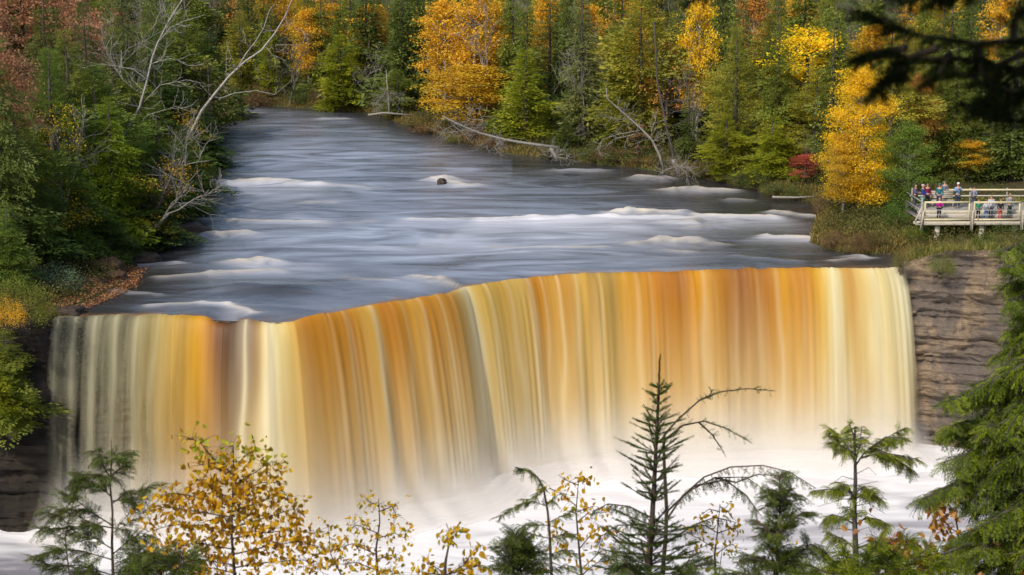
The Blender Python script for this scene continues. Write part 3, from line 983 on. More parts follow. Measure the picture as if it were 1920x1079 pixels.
def grow(rg, p, d, L, r, lvl, out, tips, spread=0.55, upb=0.15, kids=(2, 3)):
    """recursive limbs; out: list of (pts, radii)"""
    n = 4
    pts, rad = [p.copy()], [r]
    q, dd = p.copy(), d.copy()
    for i in range(n):
        dd = unit(dd + rg.normal(0, 0.13, 3) + np.array([0, 0, upb * 0.3]))
        q = q + dd * L / n
        pts.append(q.copy()); rad.append(r * (1 - 0.5 * (i + 1) / n))
    out.append((pts, rad, lvl))
    if lvl == 0:
        tips.append((q, dd)); return
    for j in range(rg.integers(kids[0], kids[1] + 1)):
        t = rg.integers(1, n + 1)
        nd = unit(dd + rg.normal(0, spread, 3) + np.array([0, 0, upb]))
        grow(rg, pts[t], nd, L * rg.uniform(0.55, 0.8), rad[t] * 0.65, lvl - 1, out, tips, spread, upb, kids)
    tips.append((q, dd))


def mk_broad(seed, H=10.0, Rr=2.2, n_cl=75, per=95, low=0.22, trunk_mat='bark', gap=0.0, leaf=0.19, lean=0.0, narrow=1.0):
    """broad-leaved crown: leaf clumps through the volume round limbs"""
    rg = np.random.default_rng(seed)
    t = MB()
    t.tube([(0, 0, -1.5), (lean * 0.3, 0, H * 0.3), (lean * 0.7, 0.05, H * 0.65), (lean, 0, H * 0.97)], [0.19, 0.14, 0.08, 0.015], 6)
    c = MB()
    for i in range(n_cl):
        h = low + (0.98 - low) * rg.uniform(0, 1)
        prof = np.sin(np.pi * min(1, (h - low + 0.12) / (1.12 - low))) ** 0.7
        an = rg.uniform(0, 6.28)
        rr = Rr * prof * math.sqrt(rg.uniform(0.05, 1)) * rg.uniform(0.7, 1.15)
        ctr = np.array([math.cos(an) * rr + lean * h, math.sin(an) * rr, H * h])
        if rg.uniform() < gap: continue
        m = int(per * rg.uniform(0.5, 1.4))
        sz = np.array([0.75, 0.75, 0.38]) * rg.uniform(0.6, 1.2)
        C = ctr + rg.normal(size=(m, 3)) * sz * 0.6
        tone = rg.uniform(0, 1)
        c.quads(rand_leaves(rg, C, leaf, leaf * 0.62, 0.4), np.clip(0.55 * tone + 0.45 * rg.uniform(0, 1, m), 0, 1))
        z0 = max(H * 0.1, ctr[2] - rr * 0.8)
        t.tube([(lean * z0 / H, 0, z0), ((ctr[0] + lean * z0 / H) / 2, ctr[1] / 2, (z0 + ctr[2]) / 2 + 0.1), tuple(ctr)], [0.045, 0.03, 0.01], 4)
    return mesh_of(c, "crown", M['leaf']), mesh_of(t, "trunk", M[trunk_mat])


def mk_bare(seed, H=9.0, spread=0.6, lvl=4, mat='deadwood', leaves=0):
    rg = np.random.default_rng(seed)
    out, tips = [], []
    grow(rg, np.array([0, 0, -0.5]), np.array([0, 0, 1.0]), H * 0.5, 0.15, lvl, out, tips, spread, 0.12, (3, 4))
    t, c = MB(), MB()
    for pts, rad, l_ in out:
        (t if l_ >= lvl - 1 else c).tube(pts, [max(x, 0.014) for x in rad], 4 if l_ > 0 else 3, cap=False) if l_ > 0 else c.tube(pts, [0.013, 0.012, 0.011, 0.010, 0.008], 4, cap=False)
    return mesh_of(c, "branches", M[mat]), mesh_of(t, "trunk", M[mat])


def mk_bush(seed, H=2.2, Rr=1.3, n_cl=26, per=70, leaf=0.13):
    rg = np.random.default_rng(seed)
    c, t = MB(), MB()
    for i in range(n_cl):
        an = rg.uniform(0, 6.28); rr = Rr * math.sqrt(rg.uniform(0, 1)); h = H * rg.uniform(0.12, 1) * math.sqrt(max(0.05, 1 - (rr / Rr) ** 2 * 0.8))
        ctr = np.array([math.cos(an) * rr, math.sin(an) * rr, h])
        m = int(per * rg.uniform(0.6, 1.3))
        C = ctr + rg.normal(size=(m, 3)) * 0.26
        tone = rg.uniform()
        c.quads(rand_leaves(rg, C, leaf, leaf * 0.6, 0.2), np.clip(0.5 * tone + 0.5 * rg.uniform(0, 1, m), 0, 1))
        t.tube([(0.1 * math.cos(an), 0.1 * math.sin(an), -0.2), (ctr[0] * 0.6, ctr[1] * 0.6, h * 0.5), tuple(ctr)], [0.03, 0.02, 0.008], 4)
    return mesh_of(c, "foliage", M['leaf']), mesh_of(t, "stem", M['bark'])


PRO = {
    'spruce': [mk_spruce(1), mk_spruce(2, Rr=2.0, n=430), mk_spruce(3, Rr=2.7, n=540)],
    'hemlock': [mk_spruce(4, Rr=3.0, n=620, droop=-0.35), mk_spruce(5, Rr=2.7, n=560, droop=-0.3)],
    'cedar': [mk_cedar(6, n=700), mk_cedar(7, Rr=2.3, n=800), mk_cedar(8, Rr=1.7, n=620)],
    'birch': [mk_broad(9, trunk_mat='birchbark', n_cl=95), mk_broad(10, trunk_mat='birchbark', Rr=2.5, n_cl=110, low=0.12), mk_broad(11, Rr=1.7, trunk_mat='birchbark')],
    'maple': [mk_broad(12, Rr=2.6, gap=0.2, n_cl=60, leaf=0.22), mk_broad(13, Rr=2.3, gap=0.3, n_cl=50, low=0.35, leaf=0.22)],
    'sparse': [mk_broad(14, Rr=2.6, n_cl=42, per=42, leaf=0.2, low=0.3), mk_broad(15, Rr=2.4, n_cl=36, per=26, leaf=0.17, low=0.2)],
    'bare': [mk_bare(16), mk_bare(17, spread=0.75), mk_bare(18, spread=0.5, mat='twig')],
    'bush': [mk_bush(19), mk_bush(20, H=1.6, Rr=1.5), mk_bush(21, H=2.6, Rr=1.1)],
}
PH = {'spruce': 12.0, 'hemlock': 12.0, 'cedar': 11.0, 'birch': 10.0, 'maple': 10.0, 'sparse': 10.0, 'bare': 9.5, 'bush': 2.2}
PW = {'spruce': 4.4, 'hemlock': 5.2, 'cedar': 4.0, 'birch': 4.6, 'maple': 5.4, 'sparse': 5.2, 'bare': 5.5, 'bush': 2.8}
NM = {'spruce': 'spruce_tree', 'hemlock': 'hemlock_tree', 'cedar': 'cedar_tree', 'birch': 'birch_tree', 'maple': 'maple_tree', 'sparse': 'thin_leaved_tree', 'bare': 'bare_tree', 'bush': 'bush'}
PN = {'bare': ('crown', 'trunk'), 'bush': ('foliage', 'stem')}
PRO['cedar_fine'] = [mk_cedar(31, n=700, fr=FINE), mk_cedar(32, Rr=2.3, n=760, fr=FINE)]
PRO['hemlock_fine'] = [mk_spruce(33, Rr=2.9, n=600, droop=-0.35, fr=FINE), mk_spruce(34, Rr=2.7, n=560, droop=-0.25, fr=FINE)]
PRO['bush_fine'] = [mk_bush(35, n_cl=34, per=150, leaf=0.08), mk_bush(36, H=1.6, Rr=1.5, n_cl=34, per=150, leaf=0.08)]
PRO['birch_fine'] = [mk_broad(41, trunk_mat='birchbark', n_cl=120, per=210, leaf=0.125), mk_broad(42, trunk_mat='birchbark', Rr=2.5, n_cl=130, per=210, low=0.08, leaf=0.125)]
PRO['sparse_fine'] = [mk_broad(43, Rr=2.6, n_cl=46, per=95, leaf=0.13, low=0.3), mk_broad(44, Rr=2.4, n_cl=40, per=60, leaf=0.11, low=0.2)]
PRO['maple_fine'] = [mk_broad(45, Rr=2.6, gap=0.2, n_cl=65, per=190, leaf=0.14), mk_broad(46, Rr=2.3, gap=0.3, n_cl=55, per=190, low=0.35, leaf=0.14)]
rr_ = random.Random(3)


def put_tree(kind, loc, hgt, wid, color, label, group=None, tilt=(0, 0), rz=None, var=None, cat=None, name=None):
    var = rr_.randrange(len(PRO[kind])) if var is None else var
    fk = kind + '_fine'
    crown, trunk = PRO[fk][var % 2] if fk in PRO and loc[1] < 170 else PRO[kind][var]
    e = empty(name or NM[kind], loc, label, cat or ('bush' if kind == 'bush' else 'tree'), group)
    e.rotation_euler = (tilt[1], tilt[0], rr_.uniform(0, 6.28) if rz is None else rz) if tilt == (0, 0) else (tilt[1], tilt[0], 0)
    sz, sx = hgt / PH[kind], wid / PW[kind]
    e.scale = (sx, sx, sz)
    nm = PN.get(kind, ('crown', 'trunk'))
    for me, n_ in ((crown, nm[0]), (trunk, nm[1])):
        o = bpy.data.objects.new(n_, me)
        o.color = (*color, 1) if n_ in ('crown', 'foliage') else (1, 1, 1, 1)
        COL.objects.link(o)
        o.parent = e
    return e


def tree_px(kind, px, base, top, wpx, color, label, back=0.0, group=None, tilt=(0, 0), var=None, cat=None, name=None, z=None):
    b = on_land(px, base, back)
    if z is not None: b.z = z
    tp = atY(px, top, b.y)
    hgt = tp.z - b.z
    wid = wpx / F * b.y
    if px < 430 and kind in ('cedar', 'hemlock'): color = (color[0] * 0.66, color[1] * 0.82, color[2] * 0.8)      # left bank's shade painted into the hemlock and cedar tint
    return put_tree(kind, b, hgt, wid, color, label, group, tilt, None, var, cat, name)


# object tints: conifer colours multiply the needle ramp; leaf colours are the leaf colour itself
G_DK, G_MD, G_YL, G_OL, G_GY = (0.8, 0.9, 0.9), (1.2, 1.25, 0.9), (1.9, 1.8, 0.6), (1.9, 1.6, 1.0), (1.25, 1.15, 1.6)
Y_OR, Y_BR, Y_GD, ORG, RED, RUST, OLV, GRN = (0.76, 0.45, 0.03), (0.85, 0.56, 0.02), (0.66, 0.43, 0.03), (0.6, 0.29, 0.06), (0.55, 0.13, 0.08), (0.46, 0.23, 0.12), (0.2, 0.18, 0.05), (0.15, 0.23, 0.035)

EXEC_TREES = True
# ------------------------------------------------------------------ trees one can point at
T = tree_px
# right bank, from the far bend towards the fall
T('cedar', 455, 188, 20, 90, G_OL, "olive cedar on the far bank just right of the leaning white birch", 6)
T('sparse', 452, 175, -20, 90, ORG, "thin orange tree at the top above the leaning white birch", 14)
T('bare', 545, 195, 70, 110, (1, 1, 1), "bare grey bush of twigs over the water at the far bend", 1, var=2)
T('cedar', 505, 192, 60, 60, G_YL, "small yellow green cedar at the left end of the far bank", 4)
T('cedar', 575, 186, -40, 90, G_OL, "tall olive cedar behind the bare twiggy bush", 10)
T('birch', 590, 165, -30, 70, Y_OR, "yellow birch at the top left of the far spruces", 22)
T('cedar', 640, 203, 65, 105, G_YL, "bright yellow green cedar leaning over the far bank", 0.5)
T('spruce', 690, 205, -50, 120, G_DK, "tall dark spruce behind the brown stump tree on the far bank", 8)
T('hemlock', 605, 195, -10, 110, G_MD, "mid green hemlock left of the bright yellow green cedar", 8)
T('bare', 700, 212, 60, 70, (1, 1, 1), "grey dead tree among the green trees of the far bank", 4, var=1)
T('cedar', 745, 222, 130, 80, G_MD, "rounded green cedar at the water right of the white stranded log", 1)
T('spruce', 757, 222, -60, 110, G_DK, "dark spruce left of the big golden birches", 8)
T('spruce', 660, 190, -60, 90, G_MD, "narrow green spruce in the second row of the far bank", 16)
T('birch', 835, 238, 0, 110, Y_OR, "left one of the big golden birches over the fallen tree", 5, var=1)
T('birch', 890, 250, -20, 130, Y_OR, "tall golden birch in the middle of the far bank with grey limbs", 9, var=0)
T('birch', 882, 245, 122, 165, Y_GD, "low spreading golden birch over the dark hollow by the fallen tree", 2, var=1)
T('bare', 935, 245, -25, 130, (1, 1, 1), "grey leaning bare tree inside the golden birches", 4, tilt=(R(-16), 0), var=0)
T('birch', 935, 240, 0, 70, Y_GD, "darker gold birch at the right side of the grey bare tree", 12, var=2)
T('cedar', 985, 276, 92, 115, G_YL, "olive yellow cedar above the right end of the fallen tree", 2.5)
T('cedar', 950, 262, 190, 60, G_DK, "low dark cedar in the hollow behind the fallen tree", 1.5)
T('birch', 1012, 225, 8, 72, Y_OR, "narrow orange yellow birch above the olive yellow cedar", 4, var=2)
T('spruce', 1090, 290, -30, 115, G_GY, "dark spruce with grey lichen covered boughs", 5)
T('bare', 1068, 262, -30, 90, (1, 1, 1), "pale grey bare tree left of the lichen covered spruce", 9, var=1)
T('bare', 1105, 280, 60, 80, (1, 1, 1), "grey dead boughs in front of the lichen covered spruce", 3.2, var=0)
T('sparse', 1150, 240, -20, 80, ORG, "orange brown thin tree between the lichen spruce and the olive pine", 16)
T('cedar', 1060, 297, 225, 50, G_DK, "small dark evergreen at the roots of the fallen tree", 1)
T('cedar', 1200, 292, -30, 150, G_OL, "tall olive green tree with a leaning grey trunk on the right bank", 6, var=1)
T('cedar', 1165, 300, 110, 90, G_OL, "olive evergreen behind the dead branching snag", 7)
T('sparse', 1195, 306, 232, 70, RUST, "rusty brown bush by the foot of the leaning snag", 1.2)
T('spruce', 1290, 318, 160, 70, G_DK, "dark green spruce in the gap left of the feathery olive cedar", 3)
T('birch', 1305, 285, -30, 90, Y_BR, "bright yellow tree at the top under the hanging twig", 6, var=0)
T('bare', 1300, 310, 90, 90, (1, 1, 1), "pale bare tree in the gap beside the feathery olive cedar", 5, var=1)
T('cedar', 1375, 343, 48, 120, G_OL, "feathery olive cedar standing over the right bank", 3.5, var=2)
T('cedar', 1360, 342, 215, 95, G_YL, "low bright green cedar foot over the rapids", 1)
T('birch', 1408, 270, -30, 85, ORG, "orange tree at the top between the olive cedar and the bright maple", 18, var=0)
T('hemlock', 1455, 340, 40, 150, G_MD, "broad mid green hemlock below the bright yellow maple", 7, var=0)
T('hemlock', 1445, 350, 215, 130, G_YL, "low green hemlock spreading to the water left of the red maple", 2.5)
T('hemlock', 1500, 290, -60, 160, G_MD, "tall grey green pine behind the bright yellow maple", 20)
T('maple', 1508, 318, 50, 225, (1.0, 0.72, 0.02), "bright yellow maple with layered leaves in front of dark pines", 2, var=1)
T('maple', 1508, 364, 288, 70, RED, "small red maple by the water", 3)
T('bare', 1530, 360, 240, 60, (1, 1, 1), "thin grey bare shrub behind the small red maple", 5, var=2)
T('birch', 1610, 412, 128, 130, Y_BR, "bright golden birch with a white trunk left of the lookout", 1.5, var=1)
T('birch', 1580, 410, 250, 90, Y_GD, "golden low birch growing at the foot of the tall bright birch", 0.5, var=0)
T('sparse', 1690, 412, 225, 105, GRN, "leafy green tree between the golden birch and the lookout", 1.5)
T('birch', 1700, 415, 235, 110, (0.17, 0.25, 0.03), "round green tree just left of the lookout", 2, var=0)
T('maple', 1718, 372, 140, 110, ORG, "small orange maple behind the green tree left of the lookout", 8, var=1)
T('spruce', 1560, 300, 60, 70, G_DK, "dark spruce left of the top of the golden birch", 12)
T('hemlock', 1740, 350, 160, 110, G_DK, "dark hemlock behind the left end of the lookout", 10)
T('maple', 1812, 358, 262, 120, Y_OR, "low yellow orange tree above the people on the lookout", 5, var=1)
T('birch', 1870, 362, 255, 110, GRN, "green leafy tree behind the people on the lookout", 10, var=1)
T('birch', 1760, 280, -20, 120, Y_BR, "yellow tree seen through the hanging dark bough", 30, var=0)
T('hemlock', 1900, 355, 100, 150, G_GY, "grey green hemlock at the right edge behind the lookout", 14)
T('sparse', 1860, 330, 130, 90, ORG, "orange brown tree below the hanging dark bough", 18)
T('spruce', 1825, 345, 60, 100, G_DK, "dark spruce in the shade behind the lookout railing", 20)
# left bank
T('maple', 60, 420, -30, 260, RUST, "rusty orange maple in the top left corner", 30, var=0)
T('maple', 5, 400, 110, 110, ORG, "orange maple at the left edge below the rusty maple", 12, var=0)
T('maple', 120, 430, -60, 140, RUST, "second rusty maple, right of the one in the corner", 26, var=1)
T('cedar', 40, 500, 190, 190, G_MD, "broad green cedar at the left edge above the wooden rail", 4)
T('cedar', 110, 490, 90, 170, G_MD, "green cedar behind the yellow speckled shrub on the left bank", 9)
T('cedar', 190, 470, 120, 170, G_MD, "tall green cedar in the middle of the left bank", 7)
T('hemlock', 215, 480, 180, 190, G_YL, "yellow green hemlock under the white leaning birch", 4)
T('sparse', 120, 495, 190, 170, Y_BR, "shrub speckled with yellow leaves on the left bank", 0.5, var=1)
T('hemlock', 140, 500, 270, 190, G_MD, "dark green hemlock over the shaded bank left of the rapids", 1.5)
T('cedar', 60, 520, 330, 150, G_DK, "dark cedar beside the wooden rail", 2)
T('hemlock', 300, 425, 190, 200, G_MD, "green hemlock leaning to the river on the left bank", 3)
T('hemlock', 345, 405, 235, 140, G_DK, "dark hemlock whose boughs hang over the rapids", 1)
T('hemlock', 250, 450, 300, 190, G_DK, "low dark hemlock over the rocky left shore", 1.5)
T('sparse', 350, 395, 200, 130, Y_GD, "thin golden shrub hanging over the river edge", 0.3, var=1)
T('bare', 290, 430, 150, 170, (1, 1, 1), "grey bare tree among the evergreens of the left bank", 2, tilt=(R(12), 0), var=1)
T('bare', 250, 470, 250, 200, (1, 1, 1), "grey bare boughs sweeping over the left shore", 0.2, tilt=(R(38), 0), var=0)
T('sparse', 265, 462, 280, 150, Y_OR, "orange speckled bush with bare boughs above the shore", 0.2, tilt=(R(25), 0), var=1)
T('bare', 190, 400, -20, 150, (1, 1, 1), "tall bare grey tree at the top left", 22, var=1)
T('bare', 265, 380, 10, 150, (1, 1, 1), "bare grey tree right behind the white leaning birch", 18, var=0)
T('cedar', 350, 300, 20, 150, G_OL, "olive cedar at the top between the two white birches", 20, var=1)
T('sparse', 250, 330, -20, 170, OLV, "olive thin leaved tree at the top left behind the birch", 34)
T('hemlock', 395, 250, 60, 140, G_DK, "dark hemlock at the left corner of the far bend", 16)
T('sparse', 395, 290, 110, 120, OLV, "olive brown bush behind the leaning white birch", 8, var=0)
T('cedar', 300, 350, 60, 130, G_DK, "dark cedar behind the bare tree at the top left", 22)
T('hemlock', 20, 560, 380, 130, G_MD, "green hemlock below the wooden rail at the left edge", 1.0)
T('bush', 105, 548, 485, 90, (0.16, 0.24, 0.14), "pale green bush right of the wooden rail", 0.5)
T('bush', 40, 602, 520, 110, (0.2, 0.22, 0.03), "yellow green bush on the rim left of the waterfall", 0.3)
T('bush', 15, 612, 545, 60, Y_OR, "orange bush at the left edge on the rim", 0.3)
T('bush', 80, 600, 560, 60, (0.22, 0.2, 0.04), "small olive bush at the rim by the leaf litter", 0.1)
T('hemlock', 385, 318, 200, 120, G_DK, "slim hemlock over the water at the foot of the forked birch", 0.6)
T('hemlock', 362, 372, 262, 150, G_MD, "wide hemlock reaching furthest over the river from the left bank", 0.8)
T('hemlock', 290, 468, 350, 180, G_DK, "low spreading hemlock shading the black boulder on the left shore", 1.2)
T('hemlock', 205, 500, 390, 150, G_DK, "small dark hemlock behind the rusty shore rocks", 2.2)
# bushes by the lookout and along the bank
T('bush', 1750, 452, 398, 60, (0.19, 0.28, 0.03), "bright green bush in front of the lookout railing", 0.0, var=2)
T('bush', 1725, 452, 418, 60, (0.2, 0.25, 0.04), "low yellow green bush left of the bright bush at the lookout", 0.0)
T('bush', 1690, 425, 378, 80, (0.13, 0.24, 0.03), "green bush at the foot of the round green tree", 0.5)
T('bush', 1640, 408, 372, 70, (0.16, 0.2, 0.03), "low green bush at the trunk of the golden birch", 0.2)
T('bush', 1568, 466, 425, 60, (0.26, 0.16, 0.07), "brown red bush on the spit beside the river", 0.0, var=1)
T('bush', 1600, 470, 440, 55, (0.3, 0.24, 0.07), "straw coloured bush at the end of the spit", 0.0, var=1)
T('bush', 1810, 452, 428, 50, (0.17, 0.2, 0.04), "small green bush under the lookout deck", 0.0)
T('bush', 1885, 452, 420, 70, (0.14, 0.19, 0.04), "green bush below the right end of the lookout", 0.0)
T('bush', 1210, 312, 285, 60, (0.26, 0.17, 0.06), "brown bush at the foot of the leaning snag", 0.0)
T('bush', 1035, 296, 275, 60, (0.2, 0.18, 0.08), "greyish bush by the roots of the fallen tree", 0.0)
T('bush', 865, 268, 245, 60, (0.2, 0.19, 0.05), "olive bush under the tip of the fallen tree", 0.0)
T('bush', 1500, 372, 350, 70, (0.16, 0.19, 0.04), "low green bush under the small red maple", 0.0)

# ------------------------------------------------------------------ the rest of the forest, tree by tree
ORD = "first second third fourth fifth sixth seventh eighth ninth tenth eleventh twelfth thirteenth fourteenth fifteenth sixteenth seventeenth eighteenth nineteenth twentieth".split()
ORD += ["twenty " + w for w in ORD[:9]] + ["thirtieth"] + ["thirty " + w for w in ORD[:9]]
rf = random.Random(21)
spots = []
tries = 0
while tries < 26000 and len(spots) < 190:
    tries += 1
    y = rf.uniform(112, 330); x = rf.uniform(-0.31, 0.31) * y
    d = float(sdist(np.array([x]), np.array([y]))[0])
    if d < 5.0 or d > 46: continue
    if x > 20 and y < 150 and d < 22: continue            # keep the lookout clear
    if y < float(cliffY(np.array([x]))[0]) + 5: continue
    if any((x - a) ** 2 + (y - b) ** 2 < (4.3 + 0.012 * (y - 110)) ** 2 for a, b, _ in spots): continue
    spots.append((x, y, d))
fill = []
for (x, y, d) in spots:
    z = landz(x, y)
    px, py = to_px((x, y, z))
    u = rf.random()
    leftside = px < 430
    if leftside:
        if px < 230 and u < 0.2: k_, c_, w_ = 'maple', RUST, 'rust orange maple'
        elif u < 0.3: k_, c_, w_ = 'bare', (1, 1, 1), 'bare grey tree'
        elif u < 0.45: k_, c_, w_ = 'sparse', OLV, 'thin olive tree'
        elif u < 0.75: k_, c_, w_ = 'cedar', G_MD, 'green cedar'
        else: k_, c_, w_ = 'hemlock', G_DK, 'dark hemlock'
    else:
        if u < 0.10: k_, c_, w_ = 'birch', Y_OR, 'golden birch'
        elif u < 0.15: k_, c_, w_ = 'sparse', ORG, 'thin orange tree'
        elif u < 0.22: k_, c_, w_ = 'bare', (1, 1, 1), 'bare grey tree'
        elif u < 0.45: k_, c_, w_ = 'cedar', G_OL, 'olive cedar'
        elif u < 0.70: k_, c_, w_ = 'spruce', G_DK, 'dark spruce'
        else: k_, c_, w_ = 'hemlock', G_MD, 'mid green hemlock'
    where = 'left bank' if leftside else 'far bank' if px < 1050 else 'right bank'
    row = 'near the water' if d < 14 else 'on the middle slope' if d < 28 else 'high on the back slope'
    fill.append((px, x, y, z, k_, c_, w_, where, row))
fill.sort()
cnt = {}
for (px, x, y, z, k_, c_, w_, where, row) in fill:
    key = (w_, where, row)
    cnt[key] = cnt.get(key, 0) + 1
    h_ = rf.uniform(10.5, 16.5) * (1.15 if k_ in ('spruce', 'hemlock') else 0.9)
    v_ = rf.uniform(0.8, 1.15)
    put_tree(k_, Vector((x, y, z)), h_, rf.uniform(5.0, 7.6), tuple(q * v_ for q in c_),
             f"{ORD[cnt[key] - 1]} {w_} from the left {row} of the {where}", f"{w_} trees of the wood {row} of the {where}")

pb = [(440, 193), (485, 197), (560, 201), (600, 204), (665, 210), (780, 243), (815, 252), (890, 271), (925, 281), (1075, 303), (1110, 308), (1140, 310), (1165, 313), (1240, 322), (1300, 331), (1335, 338), (1365, 345), (1395, 351), (1425, 358), (1465, 370), (1545, 400), (1550, 385), (1620, 468), (1650, 474)]
for i, (a_, b_) in enumerate(pb):
    T('bush', a_, b_ - 2, b_ - rr_.uniform(22, 44), rr_.uniform(46, 80), rr_.choice([(0.15, 0.15, 0.04), (0.11, 0.15, 0.03), (0.2, 0.17, 0.05), (0.22, 0.13, 0.06), (0.13, 0.17, 0.04)]),
      f"{ORD[i]} low bush from the left along the far water's edge", 0.4, "low bushes along the water's edge")

# ------------------------------------------------------------------ undergrowth, grass, leaf litter
def bank_points(n, dmin, dmax, seed, box=None, power=1.0):
    rg = np.random.default_rng(seed)
    out = []
    while sum(len(o) for o in out) < n:
        if box: X, Y = rg.uniform(box[0], box[1], 60000), rg.uniform(box[2], box[3], 60000)
        else:
            Y = rg.uniform(104, 290, 60000); X = rg.uniform(-0.31, 0.31, 60000) * Y
        d = sdist(X, Y)
        k_ = (d > dmin) & (d < dmax) & (Y > cliffY(X) + 0.3) & (rg.uniform(0, 1, len(d)) < np.clip(1 - (d - dmin) / (dmax - dmin), 0.02, 1) ** power)
        out.append(np.stack([X[k_], Y[k_]], 1))
    pts = np.concatenate(out)[:n]
    z = land(pts[:, 0], pts[:, 1])
    return np.concatenate([pts, z[:, None]], 1)


rg = np.random.default_rng(77)
M['under'] = foliage("undergrowth_leaves", [(0, (0.02, 0.03, 0.01)), (0.4, (0.07, 0.08, 0.02)), (0.7, (0.16, 0.14, 0.04)), (1, (0.26, 0.14, 0.06))], 0.3, False, 0.25, 0.01)
pts = bank_points(5200, 0.8, 16, 5)
mb = MB()
for i, p in enumerate(pts):
    m = 34
    C = p + rg.normal(size=(m, 3)) * np.array([0.5, 0.5, 0.28]) + np.array([0, 0, rg.uniform(0.1, 0.9)])
    tn = rg.uniform()
    mb.quads(rand_leaves(rg, C, 0.15, 0.09, 0), np.clip(0.6 * tn + 0.4 * rg.uniform(0, 1, m), 0, 1))
tag(mb.build("undergrowth", M['under']), "low tangled undergrowth on the wooded river banks", kind="stuff")

M['grass'] = foliage("bank_grass_blades", [(0, (0.05, 0.045, 0.015)), (0.4, (0.2, 0.16, 0.04)), (0.7, (0.34, 0.24, 0.07)), (1, (0.42, 0.34, 0.14))], 0.3, False, 0.3, 0.02)
def blades(pts, h, w, seed, col=None):
    rg = np.random.default_rng(seed)
    n = len(pts)
    ax = unit(np.stack([rg.normal(0, 0.35, n), rg.normal(0, 0.35, n), np.ones(n)], 1))
    sd = unit(np.cross(ax, rg.normal(size=(n, 3))))
    s = rg.uniform(0.5, 1.3, n)
    q = leafq(pts - np.array([0, 0, 0.03]), ax, sd, h * s, w * s)
    m = MB(); m.quads(q, rg.uniform(0, 1, n) if col is None else col)
    return m
right_only = bank_points(60000, 0.0, 2.6, 8)
right_only = right_only[right_only[:, 0] > np.interp(right_only[:, 1], [LY[0], LFAR.y], [LX[0] + 12, LFAR.x + 3])]
tag(blades(right_only, 0.42, 0.08, 9).build("bank_grass", M['grass']), "straw coloured grass along the far and right river bank", kind="stuff")
M['grass2'] = foliage("meadow_grass_blades", [(0, (0.08, 0.10, 0.02)), (0.4, (0.24, 0.25, 0.05)), (0.75, (0.38, 0.34, 0.10)), (1, (0.46, 0.36, 0.18))], 0.3, False, 0.3, 0.02)
lawn = bank_points(38000, 0.6, 22, 10, (LX[-1] - 8, 42, 100, 142), 0.2)
tag(blades(lawn, 0.26, 0.06, 11).build("meadow_grass", M['grass2']), "rough grass on the ledge in front of the lookout", kind="stuff")
M['litter'] = foliage("fallen_leaves", [(0, (0.06, 0.03, 0.015)), (0.4, (0.3, 0.13, 0.05)), (0.8, (0.5, 0.24, 0.1)), (1, (0.5, 0.33, 0.12))], 0.1, False, 0.6, 0.03)
lp = bank_points(9000, -1.2, 7, 12, (LX[0] - 8, LX[0] + 8, LY[0] - 1, LY[0] + 16), 0.7)
lp[:, 2] = np.maximum(lp[:, 2], 0.04)
q = rand_leaves(rg, lp + rg.normal(0, 1, lp.shape) * np.array([0.05, 0.05, 0.03]) + np.array([0, 0, 0.06]), 0.14, 0.1)
q[:, :, 2] = lp[:, None, 2] + 0.05 + (q[:, :, 2] - lp[:, None, 2]) * 0.35
m_ = MB(); m_.quads(q, rg.uniform(0, 1, len(q)))
tag(m_.build("leaf_litter", M['litter']), "rust coloured fallen leaves on the flat ledge left of the waterfall", kind="stuff")

# ------------------------------------------------------------------ white birches, snags, logs
def limb_px(mb, pts, Y, r0, r1, sides=6, dy=0.0, jig=0.0, seed=0):
    rg_ = random.Random(seed)
    w = [atY(a, b, Y + dy * i + rg_.uniform(-jig, jig)) for i, (a, b) in enumerate(pts)]
    n = len(w)
    mb.tube(w, [r0 + (r1 - r0) * i / (n - 1) for i in range(n)], sides)
    return w


def twigs_on(mb, w, n, L, r, seed, upb=0.3, lvl=1):
    rg_ = np.random.default_rng(seed)
    for i in range(n):
        j = rg_.integers(max(1, len(w) // 4), len(w))
        t = rg_.uniform()
        p = np.array(w[j - 1]) * (1 - t) + np.array(w[j]) * t
        d = unit(rg_.normal(size=3) + np.array([0, 0, upb]) + unit(np.array(w[j]) - np.array(w[j - 1])) * 0.7)
        out, tips = [], []
        grow(rg_, p, d, L * rg_.uniform(0.5, 1.2), r, lvl, out, tips, 0.5, 0.1, (2, 3))
        for pts, rad, _ in out: mb.tube(pts, [max(x, 0.009) for x in rad], 4, cap=False)


def wood_thing(name, label, cat, trunks, branches, Y, mat, twn=10, twL=1.2, seed=1, jig=0.3, group=None, upb=0.3):
    base = atY(*trunks[0][0][0], Y)
    e = empty(name, base, label, cat, group)
    inv = Matrix.Translation(-base)
    tm, bm_ = MB(), MB()
    ws, parts_ = [], []
    for i, (pts, r0, r1) in enumerate(trunks):
        ws.append(limb_px(tm, pts, Y, r0, r1, 6, 0, jig if i else 0.0, seed + i))
    ws_t = len(ws)
    for i, (pts, r0, r1) in enumerate(branches):
        bm_ = MB(); parts_.append((bm_, 'branch'))
        ws.append(limb_px(bm_, pts, Y, r0 * 0.6, r1 * 0.6, 4, 0, jig * 1.6, seed + 20 + i))
    for i, w in enumerate(ws): twigs_on(tm if i < ws_t else parts_[i - ws_t][0], w, int(twn * 1.6), twL, 0.02, seed * 7 + i, upb)
    for m, n_ in [(tm, 'trunk')] + parts_:
        if not m.v: continue
        o = m.build(n_, mat, e, True)
        o.data.transform(inv)
    return e


